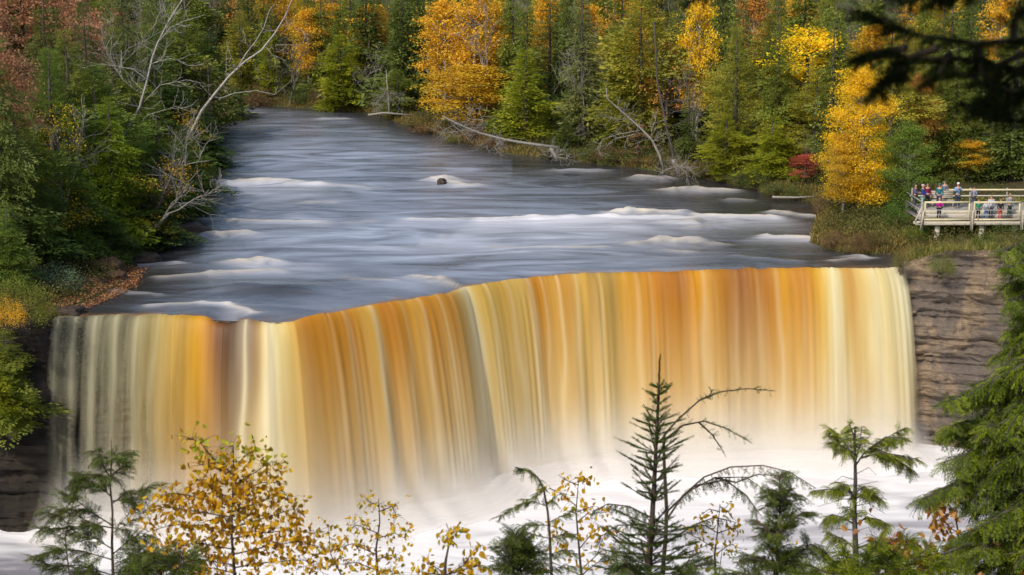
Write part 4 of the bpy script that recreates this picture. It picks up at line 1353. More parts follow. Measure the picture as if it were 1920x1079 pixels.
wood_thing('white_birch', "white bare birch leaning right over the left bank evergreens", 'tree',
           [([(205, 400), (218, 310), (232, 255), (262, 200), (276, 150), (285, 110), (295, 82), (312, 48), (330, 18), (348, -10), (360, -40)], 0.10, 0.03)],
           [([(295, 82), (320, 52), (345, 40), (385, 28)], 0.08, 0.02), ([(312, 48), (302, 20), (298, -10)], 0.06, 0.02), ([(276, 150), (250, 130), (190, 120), (150, 130)], 0.06, 0.015),
            ([(262, 200), (300, 160), (350, 150), (395, 160)], 0.06, 0.015), ([(268, 180), (230, 150), (200, 100), (190, 70)], 0.05, 0.015), ([(283, 120), (320, 110), (350, 118)], 0.04, 0.015),
            ([(232, 255), (280, 215), (330, 200), (370, 215)], 0.05, 0.015), ([(262, 200), (210, 190), (180, 210)], 0.04, 0.015)], 136, M['birchbark'], 5, 1.6, 3)
wood_thing('white_birch', "forked white dead birch leaning right over the river", 'tree',
           [([(330, 330), (352, 260), (378, 208), (398, 182), (430, 143), (460, 115), (490, 95), (516, 62), (535, 30), (548, -2), (556, -30)], 0.14, 0.03)],
           [([(445, 128), (462, 100), (478, 80), (495, 52), (505, 20), (515, 8)], 0.11, 0.03), ([(410, 186), (440, 175), (480, 170), (515, 178), (548, 150)], 0.07, 0.02),
            ([(425, 150), (424, 120), (426, 90)], 0.04, 0.015), ([(440, 138), (438, 115), (430, 98)], 0.03, 0.012), ([(516, 85), (545, 84), (565, 84), (578, 70)], 0.035, 0.012),
            ([(525, 68), (540, 52), (548, 40)], 0.04, 0.012), ([(470, 88), (458, 80), (455, 65)], 0.03, 0.012), ([(500, 90), (515, 108), (530, 110)], 0.03, 0.01)], 158, M['birchbark'], 2, 1.0, 5)
wood_thing('fallen_tree', "bleached fallen tree with curved branches lying along the far bank", 'fallen tree',
           [([(1045, 277), (1000, 271), (950, 263), (900, 250), (870, 238), (845, 226), (830, 218)], 0.17, 0.05)],
           [([(940, 261), (922, 262), (914, 270), (912, 283)], 0.06, 0.02), ([(950, 263), (936, 266), (930, 276), (926, 283)], 0.06, 0.02), ([(930, 258), (940, 266), (938, 276), (930, 282)], 0.05, 0.02),
            ([(900, 250), (880, 244), (868, 256)], 0.05, 0.02), ([(880, 242), (850, 248), (820, 252)], 0.05, 0.02), ([(870, 238), (880, 222), (885, 208)], 0.05, 0.015), ([(860, 232), (840, 240), (826, 250)], 0.05, 0.015),
            ([(890, 247), (905, 228), (900, 214)], 0.04, 0.015)], 176, M['deadwood'], 7, 1.5, 7, 0.8, upb=0.2)
wood_thing('root_plate', "pale upturned root plate at the end of the fallen tree", 'tree roots',
           [([(1045, 302), (1040, 290), (1032, 278)], 0.25, 0.15)],
           [([(1040, 292), (1060, 290), (1078, 302)], 0.1, 0.03), ([(1038, 288), (1030, 296), (1020, 290)], 0.1, 0.03), ([(1040, 290), (1055, 282), (1065, 296)], 0.09, 0.03),
            ([(1045, 295), (1062, 298), (1072, 300)], 0.07, 0.03)], 170, M['deadwood'], 6, 0.9, 9, 0.5)
wood_thing('dead_snag', "grey dead snag with spreading branches leaning left on the right bank", 'dead tree',
           [([(1245, 320), (1236, 290), (1222, 262), (1200, 240), (1180, 222), (1155, 200), (1138, 185), (1137, 165)], 0.14, 0.03)],
           [([(1222, 262), (1222, 240), (1230, 225)], 0.07, 0.02), ([(1225, 265), (1250, 250), (1255, 262)], 0.06, 0.02), ([(1180, 222), (1160, 225), (1145, 222)], 0.05, 0.015), ([(1155, 200), (1170, 205), (1185, 215)], 0.04, 0.015),
            ([(1200, 245), (1160, 252), (1130, 262), (1118, 280)], 0.08, 0.02), ([(1190, 252), (1150, 262), (1128, 285)], 0.07, 0.02)], 163, M['deadwood'], 5, 1.2, 11)
wood_thing('leaning_trunk', "tall grey trunk leaning left above the dead snag", 'tree trunk',
           [([(1272, 318), (1262, 290), (1250, 240), (1240, 190), (1232, 150), (1230, 100), (1226, 40)], 0.15, 0.07)],
           [([(1250, 240), (1290, 225), (1310, 205)], 0.06, 0.02), ([(1240, 190), (1290, 190), (1325, 170)], 0.05, 0.02), ([(1245, 215), (1285, 205), (1320, 215)], 0.05, 0.02)], 166, M['bark'], 5, 1.2, 13)
wood_thing('stranded_log', "thin white stranded log on the far bank under a grey conifer", 'log', [([(690, 216), (720, 212), (768, 216)], 0.14, 0.1)], [], 209, M['deadwood'], 2, 0.5, 15)
wood_thing('driftwood_log', "pale driftwood log lying in the shallows below the red maple", 'log', [([(1448, 370), (1490, 371), (1530, 369)], 0.12, 0.09)], [], 153, M['deadwood'], 1, 0.4, 17)
wood_thing('dead_conifer', "grey dead conifer with drooping boughs above the stranded log", 'dead tree',
           [([(730, 214), (729, 190), (726, 160), (724, 130)], 0.14, 0.03)],
           [([(729, 185), (715, 198), (700, 208)], 0.04, 0.01), ([(729, 180), (742, 195), (752, 208)], 0.04, 0.01), ([(728, 172), (712, 185), (702, 195)], 0.03, 0.01), ([(728, 170), (745, 182), (757, 190)], 0.03, 0.01),
            ([(727, 165), (718, 178), (710, 186)], 0.03, 0.01)], 211, M['deadwood'], 8, 1.0, 19, upb=-0.3)
wood_thing('root_mound', "grey tangle of exposed roots on the right bank below the leaning trunk", 'tree roots',
           [([(1272, 326), (1268, 312), (1262, 300)], 0.3, 0.16)],
           [([(1268, 312), (1290, 316), (1305, 328)], 0.1, 0.03), ([(1268, 315), (1250, 318), (1242, 326)], 0.1, 0.03), ([(1270, 310), (1285, 322), (1288, 330)], 0.08, 0.03)], 161, M['deadwood'], 12, 1.1, 21, 0.5, upb=0)

# rocks: lumpy bedded blocks
M['wetrock'] = plain("dark_wet_rock", (0.02, 0.015, 0.012), (0.10, 0.07, 0.05), 3, 0.5, 0.8, (1, 1, 2.5), bdist=0.1)
M['redrock'] = plain("rusty_shore_rock", (0.04, 0.022, 0.014), (0.2, 0.11, 0.06), 2.5, 0.8, 0.8, (1, 1, 2.5), bdist=0.1)
def rock(px, py, sx, sy, sz, label, mat, seed, z=0.0):
    p = at(px, py, z)
    nu, nv = 22, 12
    vs, fs = [], []
    for j in range(nv + 1):
        ph = math.pi * j / nv
        for i in range(nu):
            th = 2 * math.pi * i / nu
            d = Vector((math.cos(th) * math.sin(ph), math.sin(th) * math.sin(ph), math.cos(ph)))
            r_ = 1 + 0.35 * mnoise.noise(d * 1.6 + Vector((seed * 3.1, 0, 0))) + 0.12 * mnoise.noise(d * 5 + Vector((seed, 2, 0)))
            d = Vector((math.copysign(abs(d.x) ** 0.7, d.x), math.copysign(abs(d.y) ** 0.7, d.y), math.copysign(abs(d.z) ** 0.6, d.z)))
            q_ = d * r_
            vs.append((q_.x * sx, q_.y * sy, round(q_.z * 5) / 5 * 0.5 * sz + q_.z * 0.5 * sz))
    for j in range(nv):
        for i in range(nu):
            a, b = j * nu + i, j * nu + (i + 1) % nu
            fs.append((a, a + nu, b + nu, b))
    m = MB(); m.add(vs, fs)
    o = m.build("rock", mat)
    o.location = p
    return tag(o, label, 'rock', 'rocks along the left shore')
rock(195, 508, 1.3, 1.2, 0.8, "rusty shore rock furthest from the fall under the dark hemlock", M['redrock'], 1, 0.3)
rock(212, 522, 1.0, 0.9, 0.45, "rusty flat rock just in front of the larger shore rock", M['redrock'], 2, 0.15)
rock(178, 530, 0.8, 0.8, 0.4, "small rusty rock at the edge of the fallen leaves", M['redrock'], 3, 0.3)
rock(352, 434, 1.6, 1.1, 0.55, "dark wet boulder where the left bank juts into the rapids", M['wetrock'], 4, 0.1)
rock(270, 488, 1.2, 0.9, 0.5, "dark wet boulder in the black shallows under the hemlocks", M['wetrock'], 5, 0.1)
rock(828, 343, 0.42, 0.4, 0.40, "small dark boulder in mid river wrapped in foam", M['wetrock'], 6, 0.1)
rock(126, 585, 1.0, 0.7, 0.28, "flat dark slab at the left end of the lip", M['wetrock'], 7, 0.05)

# ------------------------------------------------------------------ lookout
M['wood_pale'] = plain("weathered_pale_timber", (0.42, 0.38, 0.30), (0.62, 0.56, 0.45), 3, 0.8, 0.25, (0.6, 0.6, 4))
M['wood_yellow'] = plain("yellowish_new_timber", (0.60, 0.52, 0.30), (0.74, 0.66, 0.42), 3, 0.8, 0.2, (0.6, 0.6, 4))
M['wood_grey'] = plain("grey_timber", (0.22, 0.2, 0.17), (0.38, 0.35, 0.31), 3, 0.85, 0.3, (0.6, 0.6, 4))
M['wire'] = plain("steel_rail", (0.45, 0.45, 0.45), (0.6, 0.6, 0.6), 3, 0.4, 0)
DY = 124.0
A = atY(1727, 414, DY)                        # front left corner of the deck, top of deck
DZ = A.z
ux = (atY(1915, 414, DY) - atY(1727, 414, DY)).x / 188.0     # metres per pixel
def X_(px): return A.x + (px - 1727) * ux
e = empty('lookout_platform', (A.x, DY, DZ), "wooden lookout platform with railings above the right end of the waterfall", 'lookout platform')
def part(mb, name, mat, label=None):
    o = mb.build(name, mat, e)
    o.data.transform(Matrix.Translation((-A.x, -DY, -DZ)))
    if label: o["label"] = label
    return o
x0, x1, yb = X_(1727), X_(1727) + 12.0, DY + 5.2
mb = MB()
nb = int((x1 - x0) / 0.15)
for i in range(nb):
    mb.box((x0 + (i + 0.5) * 0.15, (DY + yb) / 2, DZ - 0.02), (0.14, yb - DY, 0.04))
part(mb, 'deck', M['wood_grey'])
TR = 0.5
mb = MB()
for i in range(nb):
    mb.box((x0 + 0.1 + (i + 0.5) * 0.15, (DY + 1.95 + yb) / 2, DZ + TR - 0.02), (0.14, yb - DY - 1.95, 0.04))
part(mb, 'upper_deck', M['wood_grey'])
for k_ in range(2):
    mb = MB(); mb.box(((x0 + x1) / 2, DY + 1.9 - 0.33 * k_, DZ + 0.375 - 0.25 * k_), (x1 - x0 - 0.3, 0.34, 0.25), None, 0.01); part(mb, 'step', M['wood_pale'])
mb = MB(); mb.box(((x0 + x1) / 2 - 0.15, DY - 0.06, DZ - 0.17), (x1 - x0 + 0.5, 0.07, 0.30), None, 0.01); part(mb, 'edge_beam', M['wood_pale'])
for bx in (X_(1843), X_(1905), X_(1968), X_(1760)):
    gz_ = landz(bx, DY + 0.4)
    mb = MB(); mb.box((bx, DY + 0.35, (DZ - 0.32 + gz_ - 0.5) / 2), (0.34, 0.34, DZ - 0.32 - gz_ + 0.5), None, 0.02); part(mb, 'support_post', M['wood_pale'])
    mb = MB(); mb.box((bx + 0.5, yb - 0.6, (DZ - 0.06 + gz_ - 0.5) / 2), (0.3, 0.3, DZ - 0.06 - gz_ + 0.5), None, 0.02); part(mb, 'support_post', M['wood_grey'])
posts = [1728, 1820, 1914, 2008]
for k_, p in enumerate(posts):
    mb = MB(); mb.box((X_(p), DY - 0.16, DZ + 0.32), (0.13, 0.13, 2.0), None, 0.012); part(mb, 'railing_post', M['wood_grey'])
    mb = MB(); mb.bar((X_(p) + (-0.1 if k_ == 0 else 0.07), DY - 0.24, DZ - 0.62), (X_(p) + 0.07, DY - 0.25, DZ + 0.75), 0.09); part(mb, 'brace', M['wood_pale'])
RH = 1.33
for k_ in range(3):
    a, b = X_(posts[k_]) + 0.12, X_(posts[k_ + 1]) - 0.12
    mb = MB()
    yy = DY - 0.13
    mb.box(((a + b) / 2, yy, DZ + RH), (b - a, 0.09, 0.13), None, 0.01)
    mb.box(((a + b) / 2, yy, DZ + 0.09), (b - a, 0.085, 0.12), None, 0.01)
    mb.box((a + 0.055, yy - 0.004, DZ + RH / 2 + 0.045), (0.11, 0.08, RH - 0.2), None, 0.01)
    mb.box((b - 0.055, yy - 0.004, DZ + RH / 2 + 0.045), (0.11, 0.08, RH - 0.2), None, 0.01)
    part(mb, 'railing_frame', M['wood_yellow'])
    for zz in (0.42, 0.77):
        mb = MB(); mb.tube([(a + 0.1, yy + 0.02, DZ + zz), (b - 0.1, yy + 0.02, DZ + zz)], 0.022, 6); part(mb, 'rail', M['wire'])
# left end: diagonal stringer, small landing block
mb = MB(); mb.bar((x0 - 0.45, DY - 0.1, DZ - 0.1), (x0 + 0.02, DY - 0.1, DZ + 1.0), 0.1, 0.12); part(mb, 'brace', M['wood_pale'])
mb = MB(); mb.box((x0 - 0.28, DY - 0.055, DZ - 0.14), (0.55, 0.12, 0.2), None, 0.01); part(mb, 'beam_end', M['wood_pale'])
# back and side railing
mb = MB(); mb.box(((X_(1800) + x1) / 2, yb, DZ + 1.5), (x1 - X_(1800), 0.09, 0.12), None, 0.01); part(mb, 'back_rail', M['wood_yellow'])
mb = MB(); mb.box(((X_(1735) + x1) / 2, yb, DZ + 1.05), (x1 - X_(1735), 0.06, 0.1), None, 0.01); part(mb, 'back_rail', M['wood_pale'])
for p in (1740, 1795, 1853, 1925, 1990):
    mb = MB(); mb.box((X_(p), yb + 0.11, DZ + 0.8), (0.12, 0.12, 1.66), None, 0.01); part(mb, 'back_post', M['wood_grey'])
for zz in (0.7, 1.33):
    mb = MB(); mb.box((x0 + 0.03, (DY + yb) / 2 + 0.1, DZ + zz), (0.05, yb - DY - 0.4, 0.09), None, 0.008); part(mb, 'side_rail', M['wood_grey'])

# bench-like white sign table and bench on the deck
bx = X_(1788)
DZ += TR
e2 = empty('bench', (bx, DY + 3.6, DZ), "pale slatted bench with a backrest on the lookout deck", 'bench')
def part2(mb, name, mat):
    o = mb.build(name, mat, e2); o.data.transform(Matrix.Translation((-bx, -DY - 3.6, -DZ)))
mb = MB()
for k_ in range(4): mb.box((bx, DY + 3.3 + 0.13 * k_, DZ + 0.46), (1.7, 0.11, 0.04), None, 0.006)
part2(mb, 'seat', M['wood_pale'])
mb = MB()
for k_ in range(4): mb.box((bx, DY + 3.85 + 0.02 * k_, DZ + 0.62 + 0.14 * k_), (1.7, 0.035, 0.12), None, 0.006)
part2(mb, 'backrest', M['wood_pale'])
for sx in (-0.75, 0.75):
    mb = MB(); mb.box((bx + sx, DY + 3.5, DZ + 0.215), (0.09, 0.45, 0.43), None, 0.01); part2(mb, 'leg', M['wood_grey'])
DZ -= TR

# old wooden rail on the left bank
fb = on_land(52, 508)
e3 = empty('wooden_railing', fb, "short weathered wooden railing half hidden by the left bank evergreens", 'railing')
s_ = fb.y / F
def part3(mb, name, mat):
    o = mb.build(name, mat, e3); o.data.transform(Matrix.Translation(-fb))
mb = MB(); mb.box((fb.x + 11 * s_, fb.y, fb.z + 0.5), (0.12, 0.12, 1.5), None, 0.01); part3(mb, 'post', M['wood_pale'])
mb = MB(); mb.box((fb.x - 50 * s_, fb.y + 0.3, fb.z + 0.45), (0.12, 0.12, 1.4), None, 0.01); part3(mb, 'post', M['wood_grey'])
for zz in (0.3, 0.72, 1.15):
    mb = MB(); mb.bar((fb.x - 52 * s_, fb.y + 0.1, fb.z + zz - 0.75), (fb.x + 11 * s_, fb.y - 0.1, fb.z + zz + 0.05), 0.05, 0.13); part3(mb, 'rail', M['wood_pale'])

# ------------------------------------------------------------------ people
M['skin'] = plain("skin", (0.45, 0.26, 0.18), (0.58, 0.36, 0.26), 8, 0.6, 0)
M['cloth'] = plain("cloth", (0.75, 0.75, 0.75), (1, 1, 1), 10, 0.9, 0.2, use_obj=True)
M['hair'] = plain("hair", (0.6, 0.6, 0.6), (1, 1, 1), 20, 0.7, 0.2, (1, 1, 0.3), use_obj=True)
M['black'] = plain("black_plastic", (0.01, 0.01, 0.01), (0.03, 0.03, 0.03), 8, 0.4, 0)


def skin_mesh(verts, edges, radii, name, levels=1):
    me = bpy.data.meshes.new(name)
    me.from_pydata(verts, edges, [])
    o = bpy.data.objects.new(name, me)
    COL.objects.link(o)
    mo = o.modifiers.new("skin", 'SKIN'); mo.use_smooth_shade = True
    sub = o.modifiers.new("sub", 'SUBSURF'); sub.levels = levels; sub.render_levels = levels
    for i, r_ in enumerate(radii):
        sv = me.skin_vertices[0].data[i]
        sv.radius = r_ if isinstance(r_, tuple) else (r_, r_)
        sv.use_root = (i == 0)
    dg = bpy.context.evaluated_depsgraph_get()
    dg.update()
    res = bpy.data.meshes.new_from_object(o.evaluated_get(dg))
    bpy.data.objects.remove(o)
    return res


def person(x, y, z, H, face, top, bottom, hair, label, arms='down', hat=None, sit=False, long_hair=False, bag=None, cam_=False):
    e = empty('person', (x, y, z), label, 'person', "people on the lookout platform")
    e.rotation_euler = (0, 0, face)           # 0 = facing the camera (-Y)
    k = H / 1.75
    V, E, Rr = [], [], []
    def add(p, r_, par=None):
        V.append((p[0] * k, p[1] * k, p[2] * k)); Rr.append(tuple(q * k for q in r_) if isinstance(r_, tuple) else r_ * k)
        if par is not None: E.append((par, len(V) - 1))
        return len(V) - 1
    hipz = 0.93 if not sit else 0.50
    hip = add((0, 0, hipz), (0.145, 0.11))
    w1 = add((0, 0, hipz + 0.18), (0.125, 0.095), hip)
    ch = add((0, 0.0, hipz + 0.36), (0.155, 0.11), w1)
    sh = add((0, 0.01, hipz + 0.50), (0.13, 0.085), ch)
    nk = add((0, 0.0, hipz + 0.575), 0.055, sh)
    hd0 = add((0, -0.01, hipz + 0.66), (0.068, 0.075), nk)
    hd = add((0, -0.012, hipz + 0.74), (0.08, 0.098), hd0)
    hd2 = add((0, -0.005, hipz + 0.80), (0.062, 0.078), hd)
    shirtV = [hip, w1, ch, sh]
    armi, legi, hands = [], [], []
    for s in (-1, 1):
        a0 = add((s * 0.18, 0.01, hipz + 0.50), 0.058, sh)
        if arms == 'down': el, wr, hdp = (s * 0.24, 0.03, hipz + 0.22), (s * 0.25, -0.06, hipz - 0.02), (0, -0.03, -0.08)
        elif arms == 'rail': el, wr, hdp = (s * 0.26, -0.06, hipz + 0.26), (s * 0.2, -0.30, hipz + 0.2), (-s * 0.02, -0.08, -0.01)
        else: el, wr, hdp = (s * 0.25, -0.1, hipz + 0.27), (s * 0.09, -0.28, hipz + 0.42), (-s * 0.03, -0.06, 0.03)
        a1 = add(el, 0.044, a0); a2 = add(wr, 0.03, a1)
        hv = Vector(wr) + Vector(hdp)
        pm = add(tuple(hv), (0.036, 0.018), a2)
        hd_dir = Vector(hdp).normalized()
        sidev = hd_dir.cross(Vector((0, 0, 1)) if abs(hd_dir.z) < 0.8 else Vector((0, 1, 0))).normalized()
        for fi, (off_, ln) in enumerate(((-0.027, 0.062), (-0.009, 0.075), (0.009, 0.07), (0.026, 0.055))):
            b_ = hv + sidev * off_ + hd_dir * 0.02
            f1 = add(tuple(b_ + hd_dir * ln * 0.55), 0.009, pm)
            add(tuple(b_ + hd_dir * ln + Vector((0, 0, -0.012))), 0.008, f1)
        th = add(tuple(Vector(wr) + hd_dir * 0.04 - sidev * 0.04 * s), 0.01, a2)
        add(tuple(Vector(wr) + hd_dir * 0.075 - sidev * 0.05 * s), 0.009, th)
        armi.append((a0, a1, a2))
    for s in (-1, 1):
        if sit: kn, an_ = (s * 0.11, -0.42, 0.48), (s * 0.11, -0.44, 0.09)
        else: kn, an_ = (s * 0.10, -0.01, 0.49), (s * 0.11, 0.03, 0.09)
        l0 = add((s * 0.09, 0, hipz - 0.06), 0.09, hip)
        l1 = add(kn, 0.062, l0)
        lc = add(((kn[0] + an_[0]) / 2, (kn[1] + an_[1]) / 2 + 0.02, kn[2] * 0.55 + an_[2] * 0.45), 0.055, l1)
        l2 = add(an_, 0.04, lc)
        ft = add((an_[0] + s * 0.01, an_[1] - 0.09, 0.045), (0.04, 0.035), l2)
        add((an_[0] + s * 0.015, an_[1] - 0.17, 0.035), (0.036, 0.025), ft)
        legi.append((l0, l1, lc, l2))
    add((0, -0.115 , hipz + 0.715), 0.012, hd)       # nose
    for s in (-1, 1): add((s * 0.083, 0.0, hipz + 0.72), 0.014, hd)   # ears
    me = skin_mesh(V, E, Rr, "body")
    me.materials.clear(); me.materials.append(M['skin'])
    b = bpy.data.objects.new("body", me); COL.objects.link(b); b.parent = e
    # eyes and mouth
    for s in (-1, 1):
        m_ = MB(); m_.tube([(s * 0.031 * k, -0.104 * k, (hipz + 0.745) * k), (s * 0.031 * k, -0.112 * k, (hipz + 0.745) * k)], [0.010 * k, 0.006 * k], 6); m_.build("eye", M['black'], e)
    m_ = MB(); m_.tube([(-0.022 * k, -0.093 * k, (hipz + 0.665) * k), (0, -0.1 * k, (hipz + 0.662) * k), (0.022 * k, -0.093 * k, (hipz + 0.665) * k)], 0.006 * k, 6); m_.build("mouth", M['hair'], e).color = (0.35, 0.12, 0.1, 1)
    # clothes follow the body: same skeleton, larger radii
    def cloth(chain, grow_, name, color, extra=()):
        idx, ve, ed, ra = {}, [], [], []
        def g(i, f=1.0):
            if i not in idx:
                idx[i] = len(ve); ve.append(V[i])
                r_ = Rr[i] if isinstance(Rr[i], tuple) else (Rr[i], Rr[i])
                ra.append((r_[0] * grow_ + 0.012 * k, r_[1] * grow_ + 0.012 * k))
            return idx[i]
        for c in chain:
            for a_, b_ in zip(c[:-1], c[1:]):
                ed.append((g(a_), g(b_)))
        mm = skin_mesh(ve, ed, ra, name)
        mm.materials.clear(); mm.materials.append(M['cloth'])
        o = bpy.data.objects.new(name, mm); COL.objects.link(o); o.parent = e; o.color = (*color, 1)
        return o
    cloth([tuple(shirtV)] + [(sh,) + a_ for a_ in armi], 1.08, "jacket", top)
    cloth([(hip,) + l_ for l_ in legi], 1.08, "trousers", bottom)
    # shoes
    for s, l_ in zip((-1, 1), legi):
        fx, fy, _ = V[l_[3]]
        m_ = MB(); m_.tube([(fx, fy + 0.04 * k, 0.04 * k), (fx, fy - 0.06 * k, 0.045 * k), (fx + s * 0.01 * k, fy - 0.19 * k, 0.032 * k)], [0.042 * k, 0.05 * k, 0.03 * k], 6); m_.build("shoe", M['black'], e, True)
    # hair
    hc = Vector((0, 0.012, hipz + 0.775)) * k
    vs, fs = [], []
    nu, nv = 14, 7
    for j in range(nv + 1):
        ph = (math.pi * (0.55 if not long_hair else 0.6)) * j / nv
        for i in range(nu):
            th = 2 * math.pi * i / nu
            front = -math.sin(th)
            zz = math.cos(ph)
            if front > 0.3: zz = max(zz, 0.25)
            vs.append((hc.x + 0.09 * k * math.sin(ph) * math.cos(th), hc.y + 0.108 * k * math.sin(ph) * math.sin(th), hc.z + 0.085 * k * zz - (0.14 * k * (j / nv) ** 2 if long_hair and front < 0.2 else 0)))
    for j in range(nv):
        for i in range(nu):
            a_, b_ = j * nu + i, j * nu + (i + 1) % nu
            fs.append((a_, a_ + nu, b_ + nu, b_))
    m_ = MB(); m_.add(vs, fs); m_.build("hair", M['hair'], e, True).color = (*hair, 1)
    if hat:
        vs, fs = [], []
        for j in range(6):
            ph = math.pi * 0.5 * j / 5
            for i in range(14):
                th = 2 * math.pi * i / 14
                vs.append((hc.x + 0.1 * k * math.sin(ph) * math.cos(th), hc.y + 0.118 * k * math.sin(ph) * math.sin(th) - 0.003, hc.z + 0.02 * k + 0.09 * k * math.cos(ph)))
        for j in range(5):
            for i in range(14):
                a_, b_ = j * 14 + i, j * 14 + (i + 1) % 14
                fs.append((a_, a_ + 14, b_ + 14, b_))
        m_ = MB(); m_.add(vs, fs)
        m_.box((hc.x, hc.y - 0.15 * k, hc.z + 0.022 * k), (0.13 * k, 0.1 * k, 0.012 * k))
        m_.build("cap", M['cloth'], e, True).color = (*hat, 1)
    if cam_:
        c = tag(MB(), ) if False else None
        base = Vector((x, y, z))
        m_ = MB()
        m_.box((0, 0, 0), (0.13, 0.06, 0.09), None, 0.01)
        m_.tube([(0, -0.03, 0), (0, -0.10, 0)], 0.035, 6)
        o = m_.build("camera_body", M['black'])
        R_ = Matrix.Rotation(face, 4, 'Z')
        o.matrix_world = Matrix.Translation(base) @ R_ @ Matrix.Translation((0, -0.36 * k, (hipz + 0.46) * k))
        tag(o, "small black camera held by the man in the white cap", 'camera')
    return e


PY = lambda back: DY + back
person(X_(1742), PY(2.3), DZ + TR, 1.75, R(70), (0.03, 0.06, 0.32), (0.35, 0.5, 0.48), (0.5, 0.4, 0.3), "person in a dark blue jacket at the left end of the lookout looking left", 'rail', hat=(0.7, 0.5, 0.5))
person(X_(1733), PY(3.1), DZ + TR, 1.68, R(60), (0.16, 0.12, 0.22), (0.1, 0.1, 0.12), (0.12, 0.08, 0.05), "person in a purple grey jacket behind the one in dark blue", 'rail')
person(X_(1763), PY(0.45), DZ, 1.58, R(10), (0.6, 0.01, 0.32), (0.03, 0.03, 0.05), (0.35, 0.22, 0.12), "person in a bright magenta jacket at the lookout railing", 'rail', long_hair=True)
person(X_(1775), PY(2.5), DZ + TR, 1.8, R(-20), (0.03, 0.16, 0.19), (0.04, 0.05, 0.12), (0.05, 0.16, 0.18), "tall person in a teal hooded jacket behind the magenta jacket", 'down', hat=(0.04, 0.17, 0.19))
person(X_(1757), PY(3.3), DZ + TR, 1.7, R(0), (0.2, 0.03, 0.06), (0.05, 0.05, 0.06), (0.2, 0.07, 0.04), "person in dark red standing behind the magenta and teal jackets", 'down', long_hair=True)
person(X_(1797), PY(4.4), DZ + TR, 1.76, R(180), (0.2, 0.2, 0.24), (0.1, 0.1, 0.12), (0.15, 0.13, 0.12), "person in grey with their back turned beyond the bench", 'down')
person(X_(1811), PY(2.6), DZ + TR, 1.84, R(0), (0.25, 0.38, 0.62), (0.05, 0.06, 0.10), (0.1, 0.07, 0.05), "man in a white cap and light blue shirt holding a camera", 'hold', hat=(0.85, 0.85, 0.85), cam_=True)
person(X_(1837), PY(0.5), DZ, 1.42, R(0), (0.04, 0.3, 0.16), (0.03, 0.03, 0.04), (0.3, 0.18, 0.1), "child in a green top behind the second railing panel", 'down')
person(X_(1851), PY(0.4), DZ, 1.38, R(0), (0.62, 0.66, 0.72), (0.08, 0.18, 0.4), (0.25, 0.12, 0.06), "child in a white top and blue trousers leaning on the railing", 'rail')
person(X_(1864), PY(1.0), DZ, 1.66, R(180), (0.55, 0.64, 0.85), (0.06, 0.09, 0.15), (0.45, 0.3, 0.22), "broad person in a pale blue shirt with their back to the fall", 'down')
person(X_(1878), PY(0.45), DZ, 1.44, R(5), (0.03, 0.03, 0.03), (0.6, 0.06, 0.05), (0.4, 0.2, 0.1), "child in a black top and red trousers at the railing", 'down')
person(X_(1900), PY(1.1), DZ, 1.78, R(20), (0.3, 0.32, 0.36), (0.06, 0.09, 0.07), (0.35, 0.2, 0.1), "person in a grey jacket at the right edge of the photograph", 'down', long_hair=True)
person(X_(1849), PY(3.6), DZ + TR, 1.45, R(150), (0.25, 0.3, 0.4), (0.08, 0.09, 0.12), (0.08, 0.06, 0.05), "dark haired person in slate blue between the children and the back rail", 'down')

# ------------------------------------------------------------------ plants near the camera
N_HEM = foliage("near_hemlock_needles", [(0, (0.03, 0.05, 0.006)), (0.35, (0.13, 0.2, 0.012)), (0.65, (0.30, 0.38, 0.02)), (1, (0.55, 0.56, 0.05))], 0.5, True, 3.0, 0.02)
N_SPR = foliage("near_spruce_needles", [(0, (0.018, 0.032, 0.009)), (0.5, (0.06, 0.10, 0.018)), (1, (0.20, 0.26, 0.035))], 0.25, True, 3.0, 0.015)
N_CED = foliage("near_cedar_needles", [(0, (0.05, 0.035, 0.012)), (0.3, (0.07, 0.10, 0.018)), (0.65, (0.16, 0.22, 0.03)), (1, (0.34, 0.38, 0.05))], 0.4, True, 3.0, 0.02)
N_YEL = foliage("autumn_leaves", [(0, (0.3, 0.1, 0.01)), (0.25, (0.62, 0.32, 0.015)), (0.6, (0.9, 0.58, 0.025)), (0.8, (0.7, 0.6, 0.04)), (1, (0.28, 0.42, 0.04))], 0.5, True, 4.0, 0.02)
N_ORG = foliage("orange_leaves", [(0, (0.2, 0.06, 0.01)), (0.5, (0.6, 0.24, 0.03)), (1, (0.7, 0.42, 0.05))], 0.45, True, 4.0)
M['ntwig'] = plain("near_twig_bark", (0.035, 0.026, 0.018), (0.12, 0.09, 0.065), 25, 0.9, 0)


def ground_at(x, y): return float(slope(np.array([x]), np.array([y]))[0])


